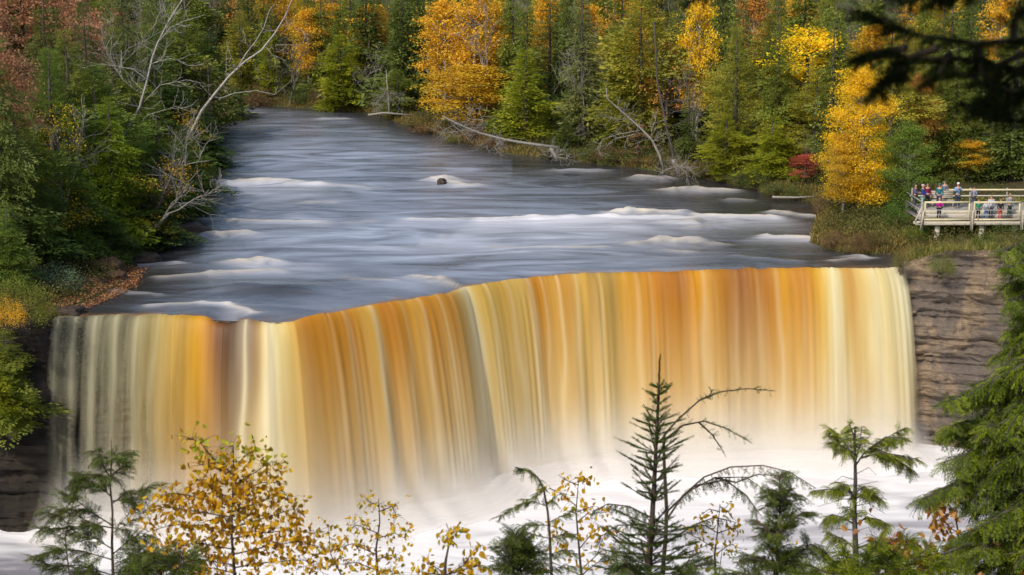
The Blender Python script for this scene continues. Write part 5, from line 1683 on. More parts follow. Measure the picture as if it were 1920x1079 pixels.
class Plant:
    dens = 2.6
    """stem, twigs and foliage of one plant near the camera, built in world space, then moved under an Empty at its foot"""
    def __init__(self, name, label, cat, foot_px, d, seed):
        self.name, self.label, self.cat, self.d = name, label, cat, d
        self.rg = np.random.default_rng(seed)
        b = atY(foot_px, 1079, d)
        self.foot = Vector((b.x, d, ground_at(b.x, d)))
        self.stem, self.leaf, self.extra = MB(), MB(), MB()
        self.px = d / F
    def w(self, px, py, dy=0.0): return atY(px, py, self.d + dy)
    def line(self, pts, r0, r1, jig=0.0, sides=5):
        w = [self.w(a, b, self.rg.uniform(-jig, jig)) for a, b in pts]
        n = len(w)
        self.stem.tube(w, [r0 + (r1 - r0) * i / max(1, n - 1) for i in range(n)], 4 if sides < 6 else 6, cap=False)
        return w
    def to_ground(self, px, py, r, r2):
        t = self.w(px, py)
        self.stem.tube([self.foot - Vector((0, 0, 0.3)), (self.foot + t) / 2 + Vector((0.03, 0.02, 0)), t], [r, (r + r2) / 2, r2], 6)
        return self.foot, t
    def done(self, mat, tmat=None, emat=None, ename='leaves', fname='foliage'):
        e = empty(self.name, self.foot, self.label, self.cat)
        T_ = Matrix.Translation(-self.foot)
        for m, n_, mt in ((self.stem, 'stem', tmat or M['ntwig']), (self.leaf, fname, mat), (self.extra, ename, emat)):
            if m.v and mt:
                o = m.build(n_, mt, e); o.data.transform(T_)
        return e
    def sample(self, w, n, lo=0.0, hi=1.0):
        w = np.array([tuple(p) for p in w]); seg = np.linalg.norm(np.diff(w, axis=0), axis=1); cs = np.concatenate([[0], np.cumsum(seg)])
        t = np.sort(self.rg.uniform(lo, hi, n)) * cs[-1]
        P_ = np.stack([np.interp(t, cs, w[:, i]) for i in range(3)], 1)
        j = np.clip(np.searchsorted(cs, t) - 1, 0, len(seg) - 1)
        D = unit(w[j + 1] - w[j])
        return P_, D, t / cs[-1]
    def fronds(self, w, n, L, protos, out=0.9, down=0.25, taper=0.5, lo=0.1, roll=0.4, twig=True):
        n = int(n * self.dens)
        """side sprays along a limb"""
        P_, D, t = self.sample(w, n, lo)
        sd = unit(np.cross(D, self.rg.normal(size=D.shape) * 0.5 + np.array([0, 0, 1.0]))) * self.rg.choice([-1, 1], n)[:, None]
        dirs = unit(D * 0.7 + sd * out + np.array([0, 0, -down]) + self.rg.normal(0, 0.15, D.shape))
        Ls = L * (1 - taper * t) * self.rg.uniform(0.6, 1.2, n)
        scatter(self.leaf, protos, P_, dirs, Ls, self.rg, roll)
        if twig:
            for p, q_, l_ in zip(P_, dirs, Ls):
                self.stem.tube([tuple(p), tuple(p + q_ * l_ * 0.55), tuple(p + q_ * l_ * 0.95 + np.array([0, 0, -0.2 * l_]))], [0.0028, 0.002, 0.0012], 4, cap=False)
    def leaves(self, C, L, down=0.7, tone=None):
        C = np.asarray(C)
        rg, n = self.rg, len(C)
        L = np.broadcast_to(np.asarray(L, float), (n,)).reshape(-1, 1)
        ax = unit(rg.normal(size=(n, 3)) + np.array([0, 0, -down]))
        sd = unit(np.cross(ax, rg.normal(size=(n, 3))))
        nr = np.cross(ax, sd)
        fold, curl, w_ = rg.uniform(0.05, 0.3, (n, 1)), rg.uniform(-0.25, 0.25, (n, 1)), rg.uniform(0.26, 0.40, (n, 1))
        tip = C + ax * L + nr * L * curl
        tv = rg.uniform(0, 1, n) if tone is None else tone
        for s_ in (-1, 1):
            a_ = C + ax * L * 0.28 + sd * s_ * L * w_ + nr * L * fold
            b_ = C + ax * L * 0.68 + sd * s_ * L * w_ * 0.78 + nr * L * (fold + curl * 0.4)
            self.extra.quads(np.stack([C, a_, b_, tip], 1), tv)


def conifer_sapling(p, trunk, tiers, protos, L, n_per, up=0.35, r=0.012, down=0.1, density=14, dirjit=0.25):
    """tiers: (py, half width px)"""
    w = p.line(trunk, 0.006, r, 0.0, 6)
    tp = sorted(trunk, key=lambda q: q[1])
    for (py, hw) in tiers:
        px = np.interp(py, [q[1] for q in tp], [q[0] for q in tp])
        o = p.w(px, py)
        for i in range(n_per):
            an = p.rg.uniform(0, 6.28)
            l_ = hw * p.px * p.rg.uniform(0.7, 1.15)
            d_ = Vector((math.cos(an), math.sin(an), up + p.rg.normal(0, dirjit)))
            pts = [o, o + d_ * l_ * 0.5 + Vector((0, 0, 0.04 * l_)), o + Vector((d_.x, d_.y, d_.z * 0.7)) * l_]
            p.stem.tube(pts, [0.005, 0.004, 0.002], 4, cap=False)
            m = max(2, int(density * l_ / 0.3))
            p.fronds(pts, m, min(L, l_ * 0.7), protos, 0.8, down, 0.3, 0.15, 0.6, False)
            scatter(p.leaf, protos, [tuple(pts[1])], [tuple(pts[2] - pts[1])], [l_ * 0.6], p.rg)


def lower_crown(p, top_py, hw, protos, L, n=60):
    """the part of the plant below the picture"""
    t = p.w(0, top_py); top = p.w(np.interp(0, [0, 1], [0, 1]), top_py)
    z1 = atY(960, 1079, p.d).z
    for i in range(n):
        z_ = p.rg.uniform(p.foot.z + 0.6, z1)
        an = p.rg.uniform(0, 6.28); l_ = hw * p.px * p.rg.uniform(0.5, 1.1)
        o = Vector((p.foot.x, p.foot.y, z_))
        d_ = Vector((math.cos(an), math.sin(an), 0.1))
        pts = [o, o + d_ * l_]
        p.stem.tube([tuple(o), tuple(o + d_ * l_)], [0.008, 0.003], 4, cap=False)
        p.fronds([o, o + d_ * l_ * 0.5, o + d_ * l_], 6, L, protos, 0.8, 0.2, 0.3, 0.15, 0.5, False)


# young spruce in the middle
p = Plant('young_spruce', "young dark spruce standing up in front of the waterfall", 'tree', 1215, 14.0, 1)
p.to_ground(1216, 1079, 0.05, 0.026)
tr = [(1237, 675), (1236, 705), (1235, 740), (1232, 800), (1229, 860), (1226, 920), (1221, 1000), (1216, 1079)]
w = p.line(tr, 0.004, 0.026, 0, 6)
P_, D, t = p.sample(w, 60, 0.0, 0.35)
scatter(p.leaf, SPRF, P_, np.tile([0, 0, 1.0], (60, 1)) + p.rg.normal(0, 0.1, (60, 3)), np.full(60, 0.06), p.rg)
for (py, hw, n_) in ((728, 15, 5), (742, 16, 5), (758, 10, 3), (772, 14, 4), (790, 30, 5), (800, 42, 6), (815, 38, 6), (832, 50, 7), (850, 62, 8), (868, 50, 6), (885, 58, 7), (905, 60, 7), (925, 45, 6), (940, 55, 6), (985, 70, 7),
                     (1000, 85, 8), (1020, 95, 9), (1040, 110, 9), (1060, 120, 10), (1078, 125, 10)):
    px_ = np.interp(py, [q[1] for q in tr], [q[0] for q in tr])
    o = p.w(px_, py)
    for i in range(n_):
        an = 6.28 * i / n_ + p.rg.uniform(-0.4, 0.4)
        l_ = hw * p.px * p.rg.uniform(0.5, 1.15)
        d_ = Vector((math.cos(an), math.sin(an), p.rg.uniform(0.2, 0.8) if py < 960 else 0.25))
        pts = [o, o + d_ * l_ * 0.5 - Vector((0, 0, 0.02 * l_)), o + d_ * l_]
        p.stem.tube(pts, [0.006, 0.005, 0.003], 4, cap=False)
        m = max(3, int(l_ / 0.036))
        P_, D, t = p.sample(pts, m, 0.1)
        sd = unit(np.cross(D, np.tile([0, 0, 1.0], (m, 1)))) * p.rg.choice([-1, 1], m)[:, None]
        scatter(p.leaf, SPRF, P_, unit(D + 0.8 * sd), np.full(m, 0.075) * (1.15 - 0.5 * t), p.rg)
        scatter(p.leaf, SPRF, P_, D, np.full(m, 0.08), p.rg)
lower_crown(p, 1079, 160, SPRF, 0.16, 90)
p.done(N_SPR)

# arching tamarack behind the spruce
p = Plant('tamarack_tree', "thin dark tamarack with long arching boughs right of the young spruce", 'tree', 1232, 15.0, 2)
p.to_ground(1242, 1079, 0.04, 0.02)
p.line([(1242, 1079), (1248, 1010), (1250, 960), (1247, 900), (1244, 840), (1246, 815)], 0.02, 0.012, 0.02)
arcs = [([(1246, 815), (1270, 788), (1310, 752), (1350, 735), (1400, 729), (1449, 733)], 30), ([(1247, 825), (1280, 798), (1320, 790), (1360, 803), (1410, 831)], 26), ([(1310, 792), (1335, 815), (1358, 850)], 12),
        ([(1310, 752), (1330, 742), (1338, 730)], 8), ([(1250, 975), (1280, 930), (1320, 895), (1370, 876), (1430, 873), (1480, 885), (1530, 916)], 26), ([(1250, 960), (1290, 922), (1340, 896), (1400, 895), (1440, 925)], 26),
        ([(1300, 912), (1360, 900), (1400, 930), (1425, 965)], 20), ([(1250, 985), (1215, 968), (1180, 950), (1140, 945), (1110, 960)], 30), ([(1250, 1000), (1200, 985), (1160, 985), (1120, 1010)], 26),
        ([(1248, 1020), (1300, 985), (1340, 970), (1380, 980)], 22), ([(1340, 896), (1380, 905), (1420, 890), (1465, 893)], 16)]
for pts, n_ in arcs:
    w = p.line(pts, 0.010, 0.003, 0.08)
    P_, D, t = p.sample(w, n_ * 2, 0.08)
    dn = unit(D * 0.3 + np.array([0, 0, -1.0]) + p.rg.normal(0, 0.4, D.shape)) if pts[0][1] > 900 else unit(D + p.rg.normal(0, 0.7, D.shape))
    scatter(p.leaf, SPRF, P_, dn, p.rg.uniform(0.05, 0.11, len(P_)) * (1.0 if pts[0][1] > 900 else 0.6), p.rg)
lower_crown(p, 1079, 120, SPRF, 0.14, 50)
p.done(N_SPR)

# hemlock sapling on the right
p = Plant('hemlock_sapling', "slim light green hemlock sapling with a flat tufted top", 'tree', 1607, 15.0, 3)
p.to_ground(1605, 1079, 0.05, 0.03)
w = p.line([(1603, 800), (1603, 850), (1604, 900), (1602, 960), (1604, 1020), (1605, 1079)], 0.008, 0.03, 0, 6)
limbs = [([(1604, 868), (1590, 840), (1570, 815), (1552, 800)], 12), ([(1603, 840), (1600, 815), (1592, 795)], 8), ([(1603, 850), (1580, 838), (1562, 830)], 9), ([(1604, 865), (1612, 835), (1616, 800)], 9),
         ([(1605, 872), (1620, 850), (1650, 828), (1698, 802)], 16), ([(1612, 860), (1650, 848), (1690, 855), (1720, 862)], 16), ([(1620, 850), (1650, 845), (1680, 862), (1708, 880)], 12), ([(1630, 842), (1660, 820), (1695, 822)], 10),
         ([(1604, 930), (1580, 915), (1548, 918), (1530, 920)], 11), ([(1603, 925), (1620, 912), (1640, 930), (1655, 938)], 11), ([(1603, 940), (1590, 910), (1575, 905)], 7), ([(1604, 935), (1625, 925), (1640, 915)], 7),
         ([(1604, 985), (1580, 970), (1560, 965), (1545, 975)], 11), ([(1604, 985), (1625, 970), (1650, 975), (1662, 982)], 11), ([(1604, 990), (1600, 960), (1590, 950)], 6), ([(1604, 1030), (1580, 1010), (1550, 1000)], 10), ([(1604, 1030), (1640, 1015), (1680, 1010)], 12)]
for pts, n_ in limbs:
    w = p.line(pts, 0.010, 0.003, 0.12)
    p.fronds(w, int(n_ * 1.6), 0.15, HEMF, 0.9, 0.7, 0.3, 0.25)
for i in range(22):
    a = p.rg.uniform(0, 1); py = p.rg.uniform(880, 1060); s_ = p.rg.choice([-1, 1])
    w = p.line([(1604, py), (1604 + s_ * 25, py - 6 + p.rg.normal(0, 6)), (1604 + s_ * p.rg.uniform(35, 70), py + p.rg.normal(0, 10))], 0.004, 0.0015, 0.15)
lower_crown(p, 1079, 110, HEMF, 0.2, 60)
for c_ in p.done(N_HEM, M['bark']).children: c_.color = (1.5, 1.35, 1, 1)

# cedar sapling lower left
Plant.dens = 1.9
p = Plant('cedar_sapling', "lacy dark green cedar sapling in the lower left corner", 'tree', 208, 13.0, 4)
p.to_ground(212, 1079, 0.04, 0.02)
w = p.line([(208, 825), (210, 860), (206, 905), (211, 960), (210, 1020), (212, 1079)], 0.003, 0.012, 0.0, 6)
limbs = [([(208, 870), (195, 855), (178, 845)], 6), ([(208, 865), (222, 850), (238, 852)], 7), ([(206, 895), (222, 880), (234, 868)], 8), ([(206, 900), (190, 890), (150, 890), (135, 915)], 16), ([(206, 895), (192, 870), (188, 862)], 6),
         ([(210, 945), (235, 925), (262, 920), (290, 910)], 13), ([(210, 940), (245, 935), (255, 950)], 8), ([(207, 930), (190, 915), (180, 908)], 6),
         ([(210, 985), (170, 960), (140, 935), (120, 928)], 15), ([(210, 990), (180, 985), (140, 965), (80, 945)], 16), ([(165, 960), (130, 955), (100, 968), (85, 960)], 10), ([(210, 1000), (235, 985), (250, 975)], 8),
         ([(211, 1030), (170, 1005), (120, 990), (72, 992)], 20), ([(211, 1040), (240, 1015), (265, 1000), (285, 1005)], 14), ([(211, 1050), (160, 1035), (110, 1030), (75, 1040)], 20), ([(211, 1060), (255, 1040), (300, 1035), (330, 1050)], 18),
         ([(211, 1079), (150, 1060), (100, 1062), (70, 1050)], 18), ([(211, 1075), (260, 1070), (310, 1060)], 16), ([(130, 1079), (122, 1010), (140, 930), (150, 895)], 20), ([(211, 1065), (280, 1030), (300, 1010)], 12),
         ([(211, 1085), (170, 1070), (140, 1076)], 14), ([(211, 1085), (240, 1065), (280, 1078)], 14)]
for pts, n_ in limbs:
    w = p.line(pts, 0.006, 0.002, 0.1)
    p.fronds(w, int(n_ * 1.3), 0.18, HEMF, 0.8, 0.15, 0.3, 0.1)
lower_crown(p, 1079, 120, HEMF, 0.2, 50)
p.done(N_CED)

Plant.dens = 2.4
# yellow-leaved sapling
def leafy(name, label, foot, d, seed, stem, limbs, leafL, per, mat, tone=(0, 1), spread=0.06, green_top=False):
    p = Plant(name, label, 'tree' if 'sapling' in name else 'shrub', foot, d, seed)
    p.to_ground(stem[-1][0], stem[-1][1], 0.03, 0.012)
    p.line(stem, 0.003, 0.012, 0.0, 6)
    for pts, n_ in limbs:
        w = p.line(pts, 0.006, 0.002, 0.12)
        P_, D, t = p.sample(w, int(n_ * per * 2.9), 0.1)
        off_ = p.rg.normal(0, spread, P_.shape)
        C = P_ + off_
        tn = tone[0] + (tone[1] - tone[0]) * p.rg.beta(1.3, 1.5, len(C))
        if green_top:
            _, yy_ = to_px((C[:, 0], C[:, 1], C[:, 2]))
            tn = np.where((yy_ < 865) & (p.rg.uniform(0, 1, len(C)) < 0.65), 1.0, tn * 0.85)
        p.leaves(C, leafL * p.rg.uniform(0.7, 1.2, len(C)), 0.8, tn)
        for a_, b_ in zip(P_[::2], C[::2]):
            p.stem.tube([tuple(a_), tuple((a_ + b_) / 2 + np.array([0, 0, 0.01])), tuple(b_)], [0.0018, 0.0014, 0.001], 4, cap=False)
    z1 = atY(960, 1079, d).z
    for i in range(30):
        z_ = p.rg.uniform(p.foot.z + 0.8, z1); an = p.rg.uniform(0, 6.28)
        o = np.array([p.foot.x, p.foot.y, z_]); q_ = o + np.array([math.cos(an), math.sin(an), 0.5]) * 0.5
        p.stem.tube([tuple(o), tuple(q_)], [0.006, 0.002], 4, cap=False)
        p.leaves(q_ + p.rg.normal(0, 0.14, (9, 3)), leafL)
    return p.done(mat, None, mat)

leafy('birch_sapling', "golden leaved birch sapling in front of the left half of the fall", 437, 12.0, 5,
      [(437, 830), (438, 880), (436, 940), (434, 1000), (440, 1079)],
      [([(437, 850), (437, 830)], 5), ([(437, 890), (400, 860), (375, 830), (355, 822)], 20), ([(437, 900), (410, 880), (370, 870)], 18), ([(437, 880), (460, 855), (482, 842)], 16), ([(437, 910), (480, 885), (510, 865), (527, 872)], 22),
       ([(437, 930), (490, 905), (520, 905), (540, 935)], 22), ([(437, 940), (395, 915), (370, 900)], 22), ([(436, 950), (380, 935), (330, 925), (290, 930)], 30), ([(436, 960), (490, 940), (520, 930)], 22),
       ([(436, 970), (370, 960), (310, 950), (260, 965)], 34), ([(436, 990), (500, 970), (550, 955), (560, 975)], 26), ([(436, 1000), (380, 985), (320, 985), (270, 1000)], 34), ([(436, 1010), (490, 1000), (540, 995), (590, 1000)], 32),
       ([(436, 1030), (380, 1020), (330, 1020), (300, 1050)], 34), ([(437, 1040), (500, 1025), (560, 1015), (610, 1030)], 34), ([(438, 1060), (380, 1050), (340, 1070)], 26), ([(438, 1065), (500, 1055), (570, 1050), (600, 1070)], 30),
       ([(438, 1075), (400, 1065), (350, 1079)], 20), ([(436, 1000), (460, 960), (470, 900)], 20), ([(436, 1000), (410, 950), (400, 900)], 20)], 0.052, 1.15, N_YEL, (0, 0.9), 0.055, True)
leafy('small_sapling', "sparse sapling with few small yellow leaves right of the golden birch sapling", 715, 14.0, 6,
      [(710, 935), (712, 980), (705, 1030), (708, 1079)],
      [([(710, 950), (690, 940), (682, 930)], 5), ([(710, 960), (735, 950), (745, 970)], 6), ([(708, 1000), (670, 985), (650, 995)], 9), ([(708, 1010), (740, 1000), (760, 1010)], 8), ([(706, 1040), (660, 1020), (630, 1030)], 12),
       ([(706, 1050), (735, 1040), (742, 1050)], 8), ([(706, 1070), (670, 1055), (620, 1060)], 12), ([(706, 1075), (730, 1068), (740, 1079)], 8), ([(640, 1079), (620, 1040), (615, 985)], 10)], 0.045, 1.6, N_YEL, (0.1, 1), 0.05)
leafy('small_sapling', "short twig with drooping yellow leaves at the bottom centre", 838, 12.0, 7,
      [(848, 992), (842, 1020), (836, 1050), (834, 1079)],
      [([(846, 1000), (860, 992), (866, 1000)], 6), ([(846, 1000), (838, 1005), (840, 1020)], 6), ([(834, 1075), (810, 1060), (795, 1045)], 8), ([(834, 1079), (800, 1075), (785, 1070)], 7), ([(836, 1079), (870, 1060), (885, 1035), (905, 1022)], 10),
       ([(836, 1079), (880, 1065), (905, 1060)], 8)], 0.055, 1.1, N_YEL, (0.1, 1), 0.035)
leafy('small_sapling', "fine twiggy sapling with scattered yellow leaves left of the young spruce", 1110, 15.0, 8,
      [(1085, 900), (1080, 960), (1085, 1020), (1090, 1079)],
      [([(1085, 910), (1060, 900), (1045, 890)], 5), ([(1085, 905), (1095, 895), (1092, 910)], 5), ([(1082, 950), (1050, 925), (1030, 915)], 7), ([(1082, 960), (1110, 950), (1120, 975)], 5), ([(1082, 980), (1100, 965), (1140, 960)], 5),
       ([(1084, 1010), (1050, 990), (1020, 985)], 6), ([(1086, 1030), (1110, 1000), (1130, 985)], 6), ([(1088, 1050), (1060, 1030), (1040, 1010)], 6), ([(1088, 1070), (1120, 1040), (1130, 1010)], 6), ([(1090, 1079), (1140, 1040), (1165, 1000)], 5)], 0.055, 1.2, N_YEL, (0.1, 0.8), 0.05)
leafy('small_sapling', "fine twiggy sapling with scattered yellow leaves right of the young spruce", 1345, 15.0, 9,
      [(1350, 945), (1345, 1000), (1340, 1040), (1342, 1079)],
      [([(1350, 960), (1330, 955), (1315, 965)], 4), ([(1350, 950), (1365, 960), (1375, 975)], 4), ([(1346, 1000), (1320, 985), (1300, 990)], 6), ([(1346, 1000), (1375, 990), (1385, 1000)], 6), ([(1342, 1030), (1310, 1010), (1290, 1000)], 5),
       ([(1342, 1040), (1370, 1020), (1390, 1030)], 5), ([(1342, 1060), (1300, 1040), (1280, 1040)], 5)], 0.05, 1.2, N_YEL, (0.1, 0.8), 0.05)
leafy('maple_sapling', "orange leaved sapling among the hemlocks in the lower right", 1720, 13.0, 10,
      [(1700, 1000), (1705, 1030), (1700, 1079)],
      [([(1700, 1020), (1680, 1010), (1665, 1020)], 14), ([(1700, 1030), (1725, 1025), (1740, 1040)], 14), ([(1700, 1050), (1670, 1045), (1655, 1060)], 12), ([(1702, 1060), (1730, 1060), (1745, 1075)], 12), ([(1702, 1070), (1690, 1060), (1680, 1075)], 12)],
      0.07, 1.3, N_ORG, (0, 1), 0.05)
leafy('maple_sapling', "thin orange maple twig poking out left of the big green hemlock", 1800, 14.0, 11,
      [(1765, 930), (1790, 960), (1800, 1020), (1802, 1079)],
      [([(1770, 935), (1755, 940), (1748, 950)], 9), ([(1780, 945), (1765, 955), (1760, 975)], 10), ([(1790, 960), (1800, 940), (1812, 925)], 8), ([(1800, 1000), (1780, 990), (1760, 985)], 10)], 0.065, 1.2, N_ORG, (0, 1), 0.045)

# slender bright conifer beside the twiggy sapling
p = Plant('cedar_sapling', "slender light green conifer sapling bowed at the tip, bottom centre", 'tree', 1032, 14.0, 12)
p.to_ground(1034, 1079, 0.03, 0.015)
p.line([(965, 876), (990, 882), (1008, 895), (1020, 920), (1027, 960), (1031, 1010), (1034, 1079)], 0.002, 0.015, 0, 6)
limbs = [([(965, 876), (990, 882), (1010, 897), (1020, 920)], 14), ([(1020, 920), (1000, 935), (980, 938)], 8), ([(1026, 950), (1000, 940), (975, 945), (950, 960), (930, 972)], 18), ([(1026, 945), (1045, 930), (1052, 925)], 6),
         ([(1028, 980), (1060, 965), (1080, 955)], 10), ([(1028, 985), (1000, 985), (975, 985)], 10), ([(1030, 1010), (990, 1000), (960, 1005)], 14), ([(1030, 1010), (1060, 1000), (1090, 1005)], 12), ([(1031, 1040), (1000, 1035), (970, 1045)], 12),
         ([(1031, 1040), (1060, 1030), (1080, 1040)], 10), ([(1032, 1070), (1000, 1060), (980, 1070)], 10), ([(1032, 1070), (1060, 1060), (1090, 1065)], 10)]
for pts, n_ in limbs:
    w = p.line(pts, 0.004, 0.0015, 0.08)
    p.fronds(w, n_, 0.10, HEMF, 0.8, 0.2, 0.3, 0.05)
p.done(N_HEM)

# dark dense shrub-like tips
def dark_tips(label, foot, d, seed, tips, mat, L=0.22, tint=(1, 1, 1), name='young_cedar'):
    p = Plant(name, label, 'tree', foot, d, seed)
    p.dens = 1.5
    p.to_ground(foot, 1070, 0.04, 0.015)
    for (x0, y0, x1, y1, n_) in tips:
        w = p.line([(x0, y0), ((x0 + x1) / 2 + p.rg.normal(0, 4), (y0 + y1) / 2), (x1, y1)], 0.008, 0.002, 0.15)
        p.fronds(w, n_, L, HEMF, 0.7, 0.15, 0.4, 0.0)
    lower_crown(p, 1079, 120, HEMF, 0.25, 40)
    e = p.done(mat)
    for c in e.children: c.color = (*tint, 1)
    return e
dark_tips("dark green cedar tip at the bottom left of the young spruce", 975, 11.0, 13, [(975, 1079, 965, 1000, 34), (965, 1079, 940, 1025, 20), (985, 1079, 1000, 1020, 22), (970, 1079, 975, 1010, 20)], N_CED)
dark_tips("dark brownish blurred cedar top right of the arching tamarack", 1455, 9.0, 14, [(1455, 1079, 1462, 895, 80), (1455, 1020, 1420, 975, 22), (1458, 1000, 1505, 960, 22), (1455, 1060, 1400, 1040, 26), (1455, 1060, 1520, 1020, 30), (1460, 960, 1440, 920, 16), (1462, 940, 1485, 910, 14)], N_CED, 0.16)
dark_tips("green cedar filling the gap below the golden birch sapling", 300, 11.5, 15, [(300, 1079, 290, 1035, 14), (320, 1079, 370, 1040, 20), (335, 1079, 345, 1030, 16), (260, 1079, 270, 1050, 14)], N_CED)
dark_tips("bright green hemlock spreading along the bottom edge on the right", 1600, 12.0, 16, [(1600, 1090, 1500, 1055, 30), (1600, 1079, 1540, 1030, 30), (1610, 1079, 1650, 1010, 30), (1640, 1079, 1700, 1015, 34), (1620, 1085, 1580, 1035, 26), (1680, 1085, 1750, 1015, 34), (1700, 1085, 1770, 1045, 26), (1540, 1085, 1470, 1070, 16), (1660, 1079, 1668, 1035, 20), (1600, 1079, 1620, 1045, 20)], N_HEM, 0.2, (1.15, 1.1, 1), 'hemlock_sapling')
dark_tips("small green conifer tips below the young spruce", 1190, 12.5, 17, [(1190, 1079, 1130, 1040, 16), (1190, 1079, 1160, 1030, 14), (1260, 1079, 1300, 1040, 18), (1270, 1079, 1330, 1055, 18), (1190, 1079, 1200, 1050, 12)], N_SPR, 0.2)

# big hemlock on the right edge
p = Plant('hemlock_tree', "big bright green hemlock filling the right edge with drooping sprays", 'tree', 2050, 13.0, 18)
tx_, ty_ = 2055, 300
top = p.w(tx_, 330)
p.stem.tube([p.foot - Vector((0, 0, 0.3)), (p.foot + top) / 2, top, top + Vector((0.05, 0, 2.2))], [0.14, 0.09, 0.04, 0.006], 6)
for i in range(60):
    o = top + Vector((0, 0, p.rg.uniform(-0.6, 2.1))); an = p.rg.uniform(0, 6.28); l_ = 0.25 + 0.28 * (2.1 - (o.z - top.z))
    d_ = Vector((max(-0.35, math.cos(an)), math.sin(an), -0.05))
    p.stem.tube([tuple(o), tuple(o + d_ * l_)], [0.010, 0.003], 4, cap=False)
    p.fronds([o, o + d_ * l_ * 0.5, o + d_ * l_], 6, 0.25, HEMF, 0.8, 0.5, 0.3, 0.2, 0.4, False)
def tpx(y): return 2055
rgg = p.rg
tips = [(1882, 470), (1895, 500), (1885, 535), (1890, 565), (1872, 665), (1880, 690), (1895, 620), (1845, 745), (1778, 752), (1800, 765), (1830, 720), (1785, 800), (1775, 812), (1805, 830), (1770, 868), (1800, 880), (1790, 912),
        (1730, 935), (1755, 920), (1800, 945), (1825, 960), (1810, 1000), (1780, 1020), (1770, 1060), (1740, 1050), (1850, 800), (1860, 860), (1850, 900), (1870, 940), (1840, 1030), (1870, 1000), (1880, 1050), (1820, 1070), (1890, 880), (1895, 760),
        (1900, 820), (1905, 720), (1910, 680), (1905, 950), (1910, 1010), (1860, 760), (1835, 860), (1830, 910), (1850, 980), (1875, 1075), (1900, 540), (1905, 590)]
for (x_, y_) in tips:
    oy = y_ - rgg.uniform(40, 110)
    w = p.line([(tpx(oy), oy), ((x_ + tpx(oy)) / 2 + 20, (oy + y_) / 2 - 30), (x_ + 30, y_ - 12), (x_, y_)], 0.016, 0.003, 0.35)
    ln = (tpx(oy) - x_)
    p.fronds(w, int(ln * 0.17) + 8, 0.26, HEMF, 0.8, 0.55, 0.45, 0.15)
for i in range(80):
    y_ = rgg.uniform(560, 1250); an = rgg.uniform(0, 6.28); l_ = rgg.uniform(0.4, 0.9)
    o = p.w(2055, y_); d_ = Vector((math.cos(an), math.sin(an), -0.1))
    p.stem.tube([tuple(o), tuple(o + d_ * l_)], [0.012, 0.004], 4, cap=False)
    p.fronds([o, o + d_ * l_ * 0.5, o + d_ * l_], 10, 0.3, HEMF, 0.8, 0.5, 0.3, 0.2, 0.4, False)
p.done(N_HEM, M['bark'], fname='crown')

# dark bough close to the camera in the upper right; its tree stands just outside the frame
p = Plant('spruce_tree', "black looking spruce boughs hanging close by in the upper right corner", 'tree', 2750, 4.2, 19)
foot = p.foot
top = Vector((foot.x, foot.y, 26.5))
p.stem.tube([foot - Vector((0, 0, 0.3)), (foot + top) / 2, top], [0.14, 0.12, 0.05], 6)
boughs = [([(2700, -60), (2200, 30), (1920, 75), (1830, 82), (1760, 72), (1700, 62), (1650, 40)], 70), ([(2700, 60), (2200, 130), (1900, 130), (1800, 110), (1720, 110), (1650, 95), (1600, 110)], 70), ([(2700, 100), (2200, 200), (1950, 190), (1860, 160), (1780, 130)], 60),
          ([(1760, 90), (1700, 110), (1660, 150), (1645, 178)], 24), ([(1700, 62), (1660, 40), (1610, 20)], 22), ([(1830, 82), (1840, 130), (1870, 190), (1880, 215)], 34), ([(1900, 75), (1900, 40), (1930, 0)], 14),
          ([(1920, 100), (1880, 120), (1860, 180), (1840, 205)], 34), ([(1720, 110), (1690, 130), (1680, 150)], 16), ([(1700, 90), (1660, 95), (1625, 110)], 20), ([(1780, 100), (1760, 140), (1740, 160)], 22), ([(2000, -80), (1850, -20), (1760, -5), (1680, 0)], 44),
          ([(1900, -60), (1800, -15), (1740, 10)], 30), ([(1960, 150), (1900, 190), (1850, 200), (1800, 195)], 30), ([(1430, -60), (1395, -20), (1290, 2)], 12), ([(2000, 230), (1940, 225), (1880, 225)], 16), ([(1960, 90), (1890, 150), (1860, 230)], 20)]
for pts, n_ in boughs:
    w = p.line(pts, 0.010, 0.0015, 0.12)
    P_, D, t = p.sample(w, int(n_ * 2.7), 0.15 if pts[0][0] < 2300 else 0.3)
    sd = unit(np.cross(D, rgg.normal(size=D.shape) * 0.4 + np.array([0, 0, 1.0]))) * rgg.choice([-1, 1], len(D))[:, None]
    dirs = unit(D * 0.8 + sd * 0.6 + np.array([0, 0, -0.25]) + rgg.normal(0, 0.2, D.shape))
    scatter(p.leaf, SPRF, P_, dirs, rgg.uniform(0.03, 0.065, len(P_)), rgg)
for (a_, b_, z_) in [(-2.4, -1.6, 0.55), (-2.2, -0.9, 0.75), (-2.0, -0.2, 0.5), (-2.5, -2.2, 0.9), (-1.6, -1.9, 0.8), (-1.2, -0.8, 1.1), (-0.8, 1.0, 1.2), (0.8, 0.6, 1.3), (-1.9, -1.2, 1.25), (-2.4, -0.5, 1.0), (-1.5, -2.6, 1.2)]:  # unseen upper limbs, added to shade the boughs below
    o = Vector((foot.x, foot.y, HC + z_ + 0.35)); q_ = Vector((foot.x + a_, foot.y + b_, HC + z_))
    w = [o, (o + q_) / 2 + Vector((0, 0, 0.08)), q_]
    p.stem.tube(w, [0.02, 0.012, 0.004], 4, cap=False)
    P_, D, t = p.sample(w, 120, 0.2)
    sd = unit(np.cross(D, rgg.normal(size=D.shape) * 0.3 + np.array([0, 0, 1.0]))) * rgg.choice([-1, 1], len(D))[:, None]
    scatter(p.leaf, HEMF, P_, unit(D * 0.5 + sd), rgg.uniform(0.25, 0.5, len(P_)), rgg)
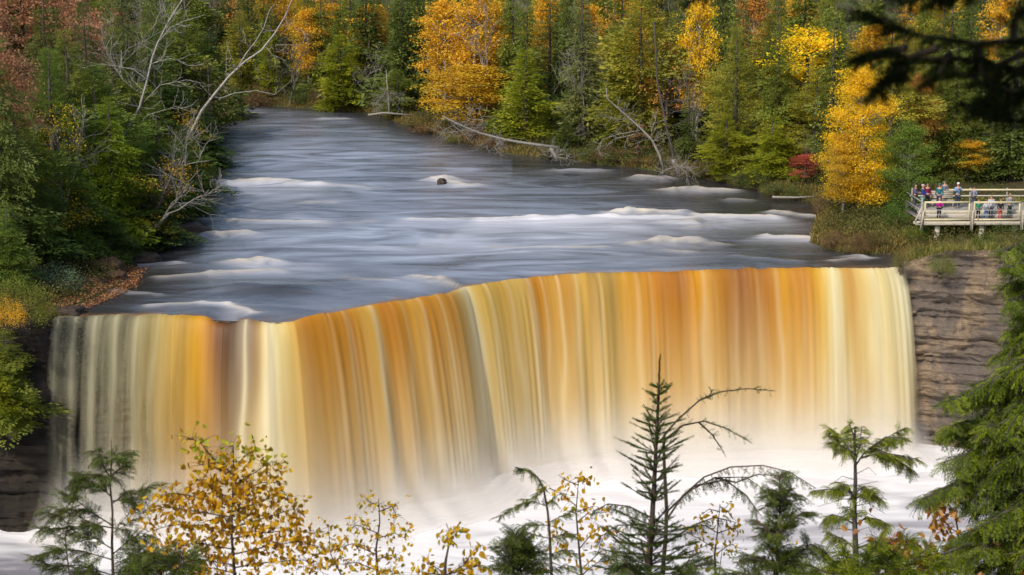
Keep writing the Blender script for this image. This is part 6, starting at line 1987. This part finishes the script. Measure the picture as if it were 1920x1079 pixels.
N_DRK = foliage('shaded_spruce_needles', [(0, (0.005, 0.008, 0.003)), (0.6, (0.018, 0.03, 0.007)), (1, (0.06, 0.085, 0.014))], 0.2, True, 3.0, 0.01)
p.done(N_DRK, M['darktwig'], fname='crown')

# ledge conifer hanging below the rim at the left edge
def rim_tree(kind, px, py_base, top, wpx, Y, color, label, tilt=(0, 0)):
    b = atY(px, py_base, Y); tp = atY(px, top, Y)
    put_tree(kind, b, tp.z - b.z, wpx / F * Y, color, label, None, tilt)
rim_tree('hemlock', 20, 800, 615, 180, 102.5, G_MD, "bright green hemlock growing on the cliff face below the left rim")
rim_tree('cedar', -10, 790, 640, 120, 101.8, G_YL, "yellow green cedar on the cliff ledge at the left edge")
rim_tree('bush', 1765, 512, 468, 46, 119.3, (0.2, 0.22, 0.04), "straggly olive bush rooted on the sandstone ledge under the lookout")
rim_tree('bush', 1690, 500, 470, 40, 120.4, (0.2, 0.18, 0.05), "small brown green bush on the rim beside the right end of the fall")

# grass and shrubs spilling over the sandstone rim on the right
rgr = np.random.default_rng(90)
ex = rgr.uniform(LX[-1] + 0.6, 44, 9000)
ey = cliffY(ex) + rgr.uniform(-0.25, 1.6, 9000)
ep = np.stack([ex, ey, np.maximum(land(ex, np.maximum(ey, cliffY(ex) + 0.05)), 0.2) - 0.25 * np.clip(cliffY(ex) + 0.1 - ey, 0, 1)], 1)
clump = fnoise(ex, ey, 1.4, 3) > -0.25
tag(blades(ep[clump], 0.5, 0.07, 91).build("rim_grass", M['grass2']), "tufts of grass hanging over the sandstone rim below the lookout", kind="stuff")
for (a_, b_, t_, w_, c_, lb) in ((1722, 482, 455, 44, (0.2, 0.2, 0.05), "small olive bush on the rim just right of the end of the fall"), (1800, 478, 450, 60, (0.24, 0.2, 0.07), "straw coloured bush on the rim under the middle of the lookout"),
                                 (1848, 476, 446, 56, (0.17, 0.22, 0.04), "green bush on the rim under the right lookout pier"), (1900, 476, 440, 70, (0.22, 0.19, 0.06), "brownish bush on the rim at the right edge")):
    pz_ = on_land(a_, b_)
    X0 = pz_.x; Y0 = float(cliffY(np.array([X0]))[0]) + 0.4
    yb_ = to_px((X0, Y0, landz(X0, Y0)))[1]
    rim_tree('bush', a_, yb_ + 4, yb_ - 0.5 * w_, w_, Y0, c_, lb)
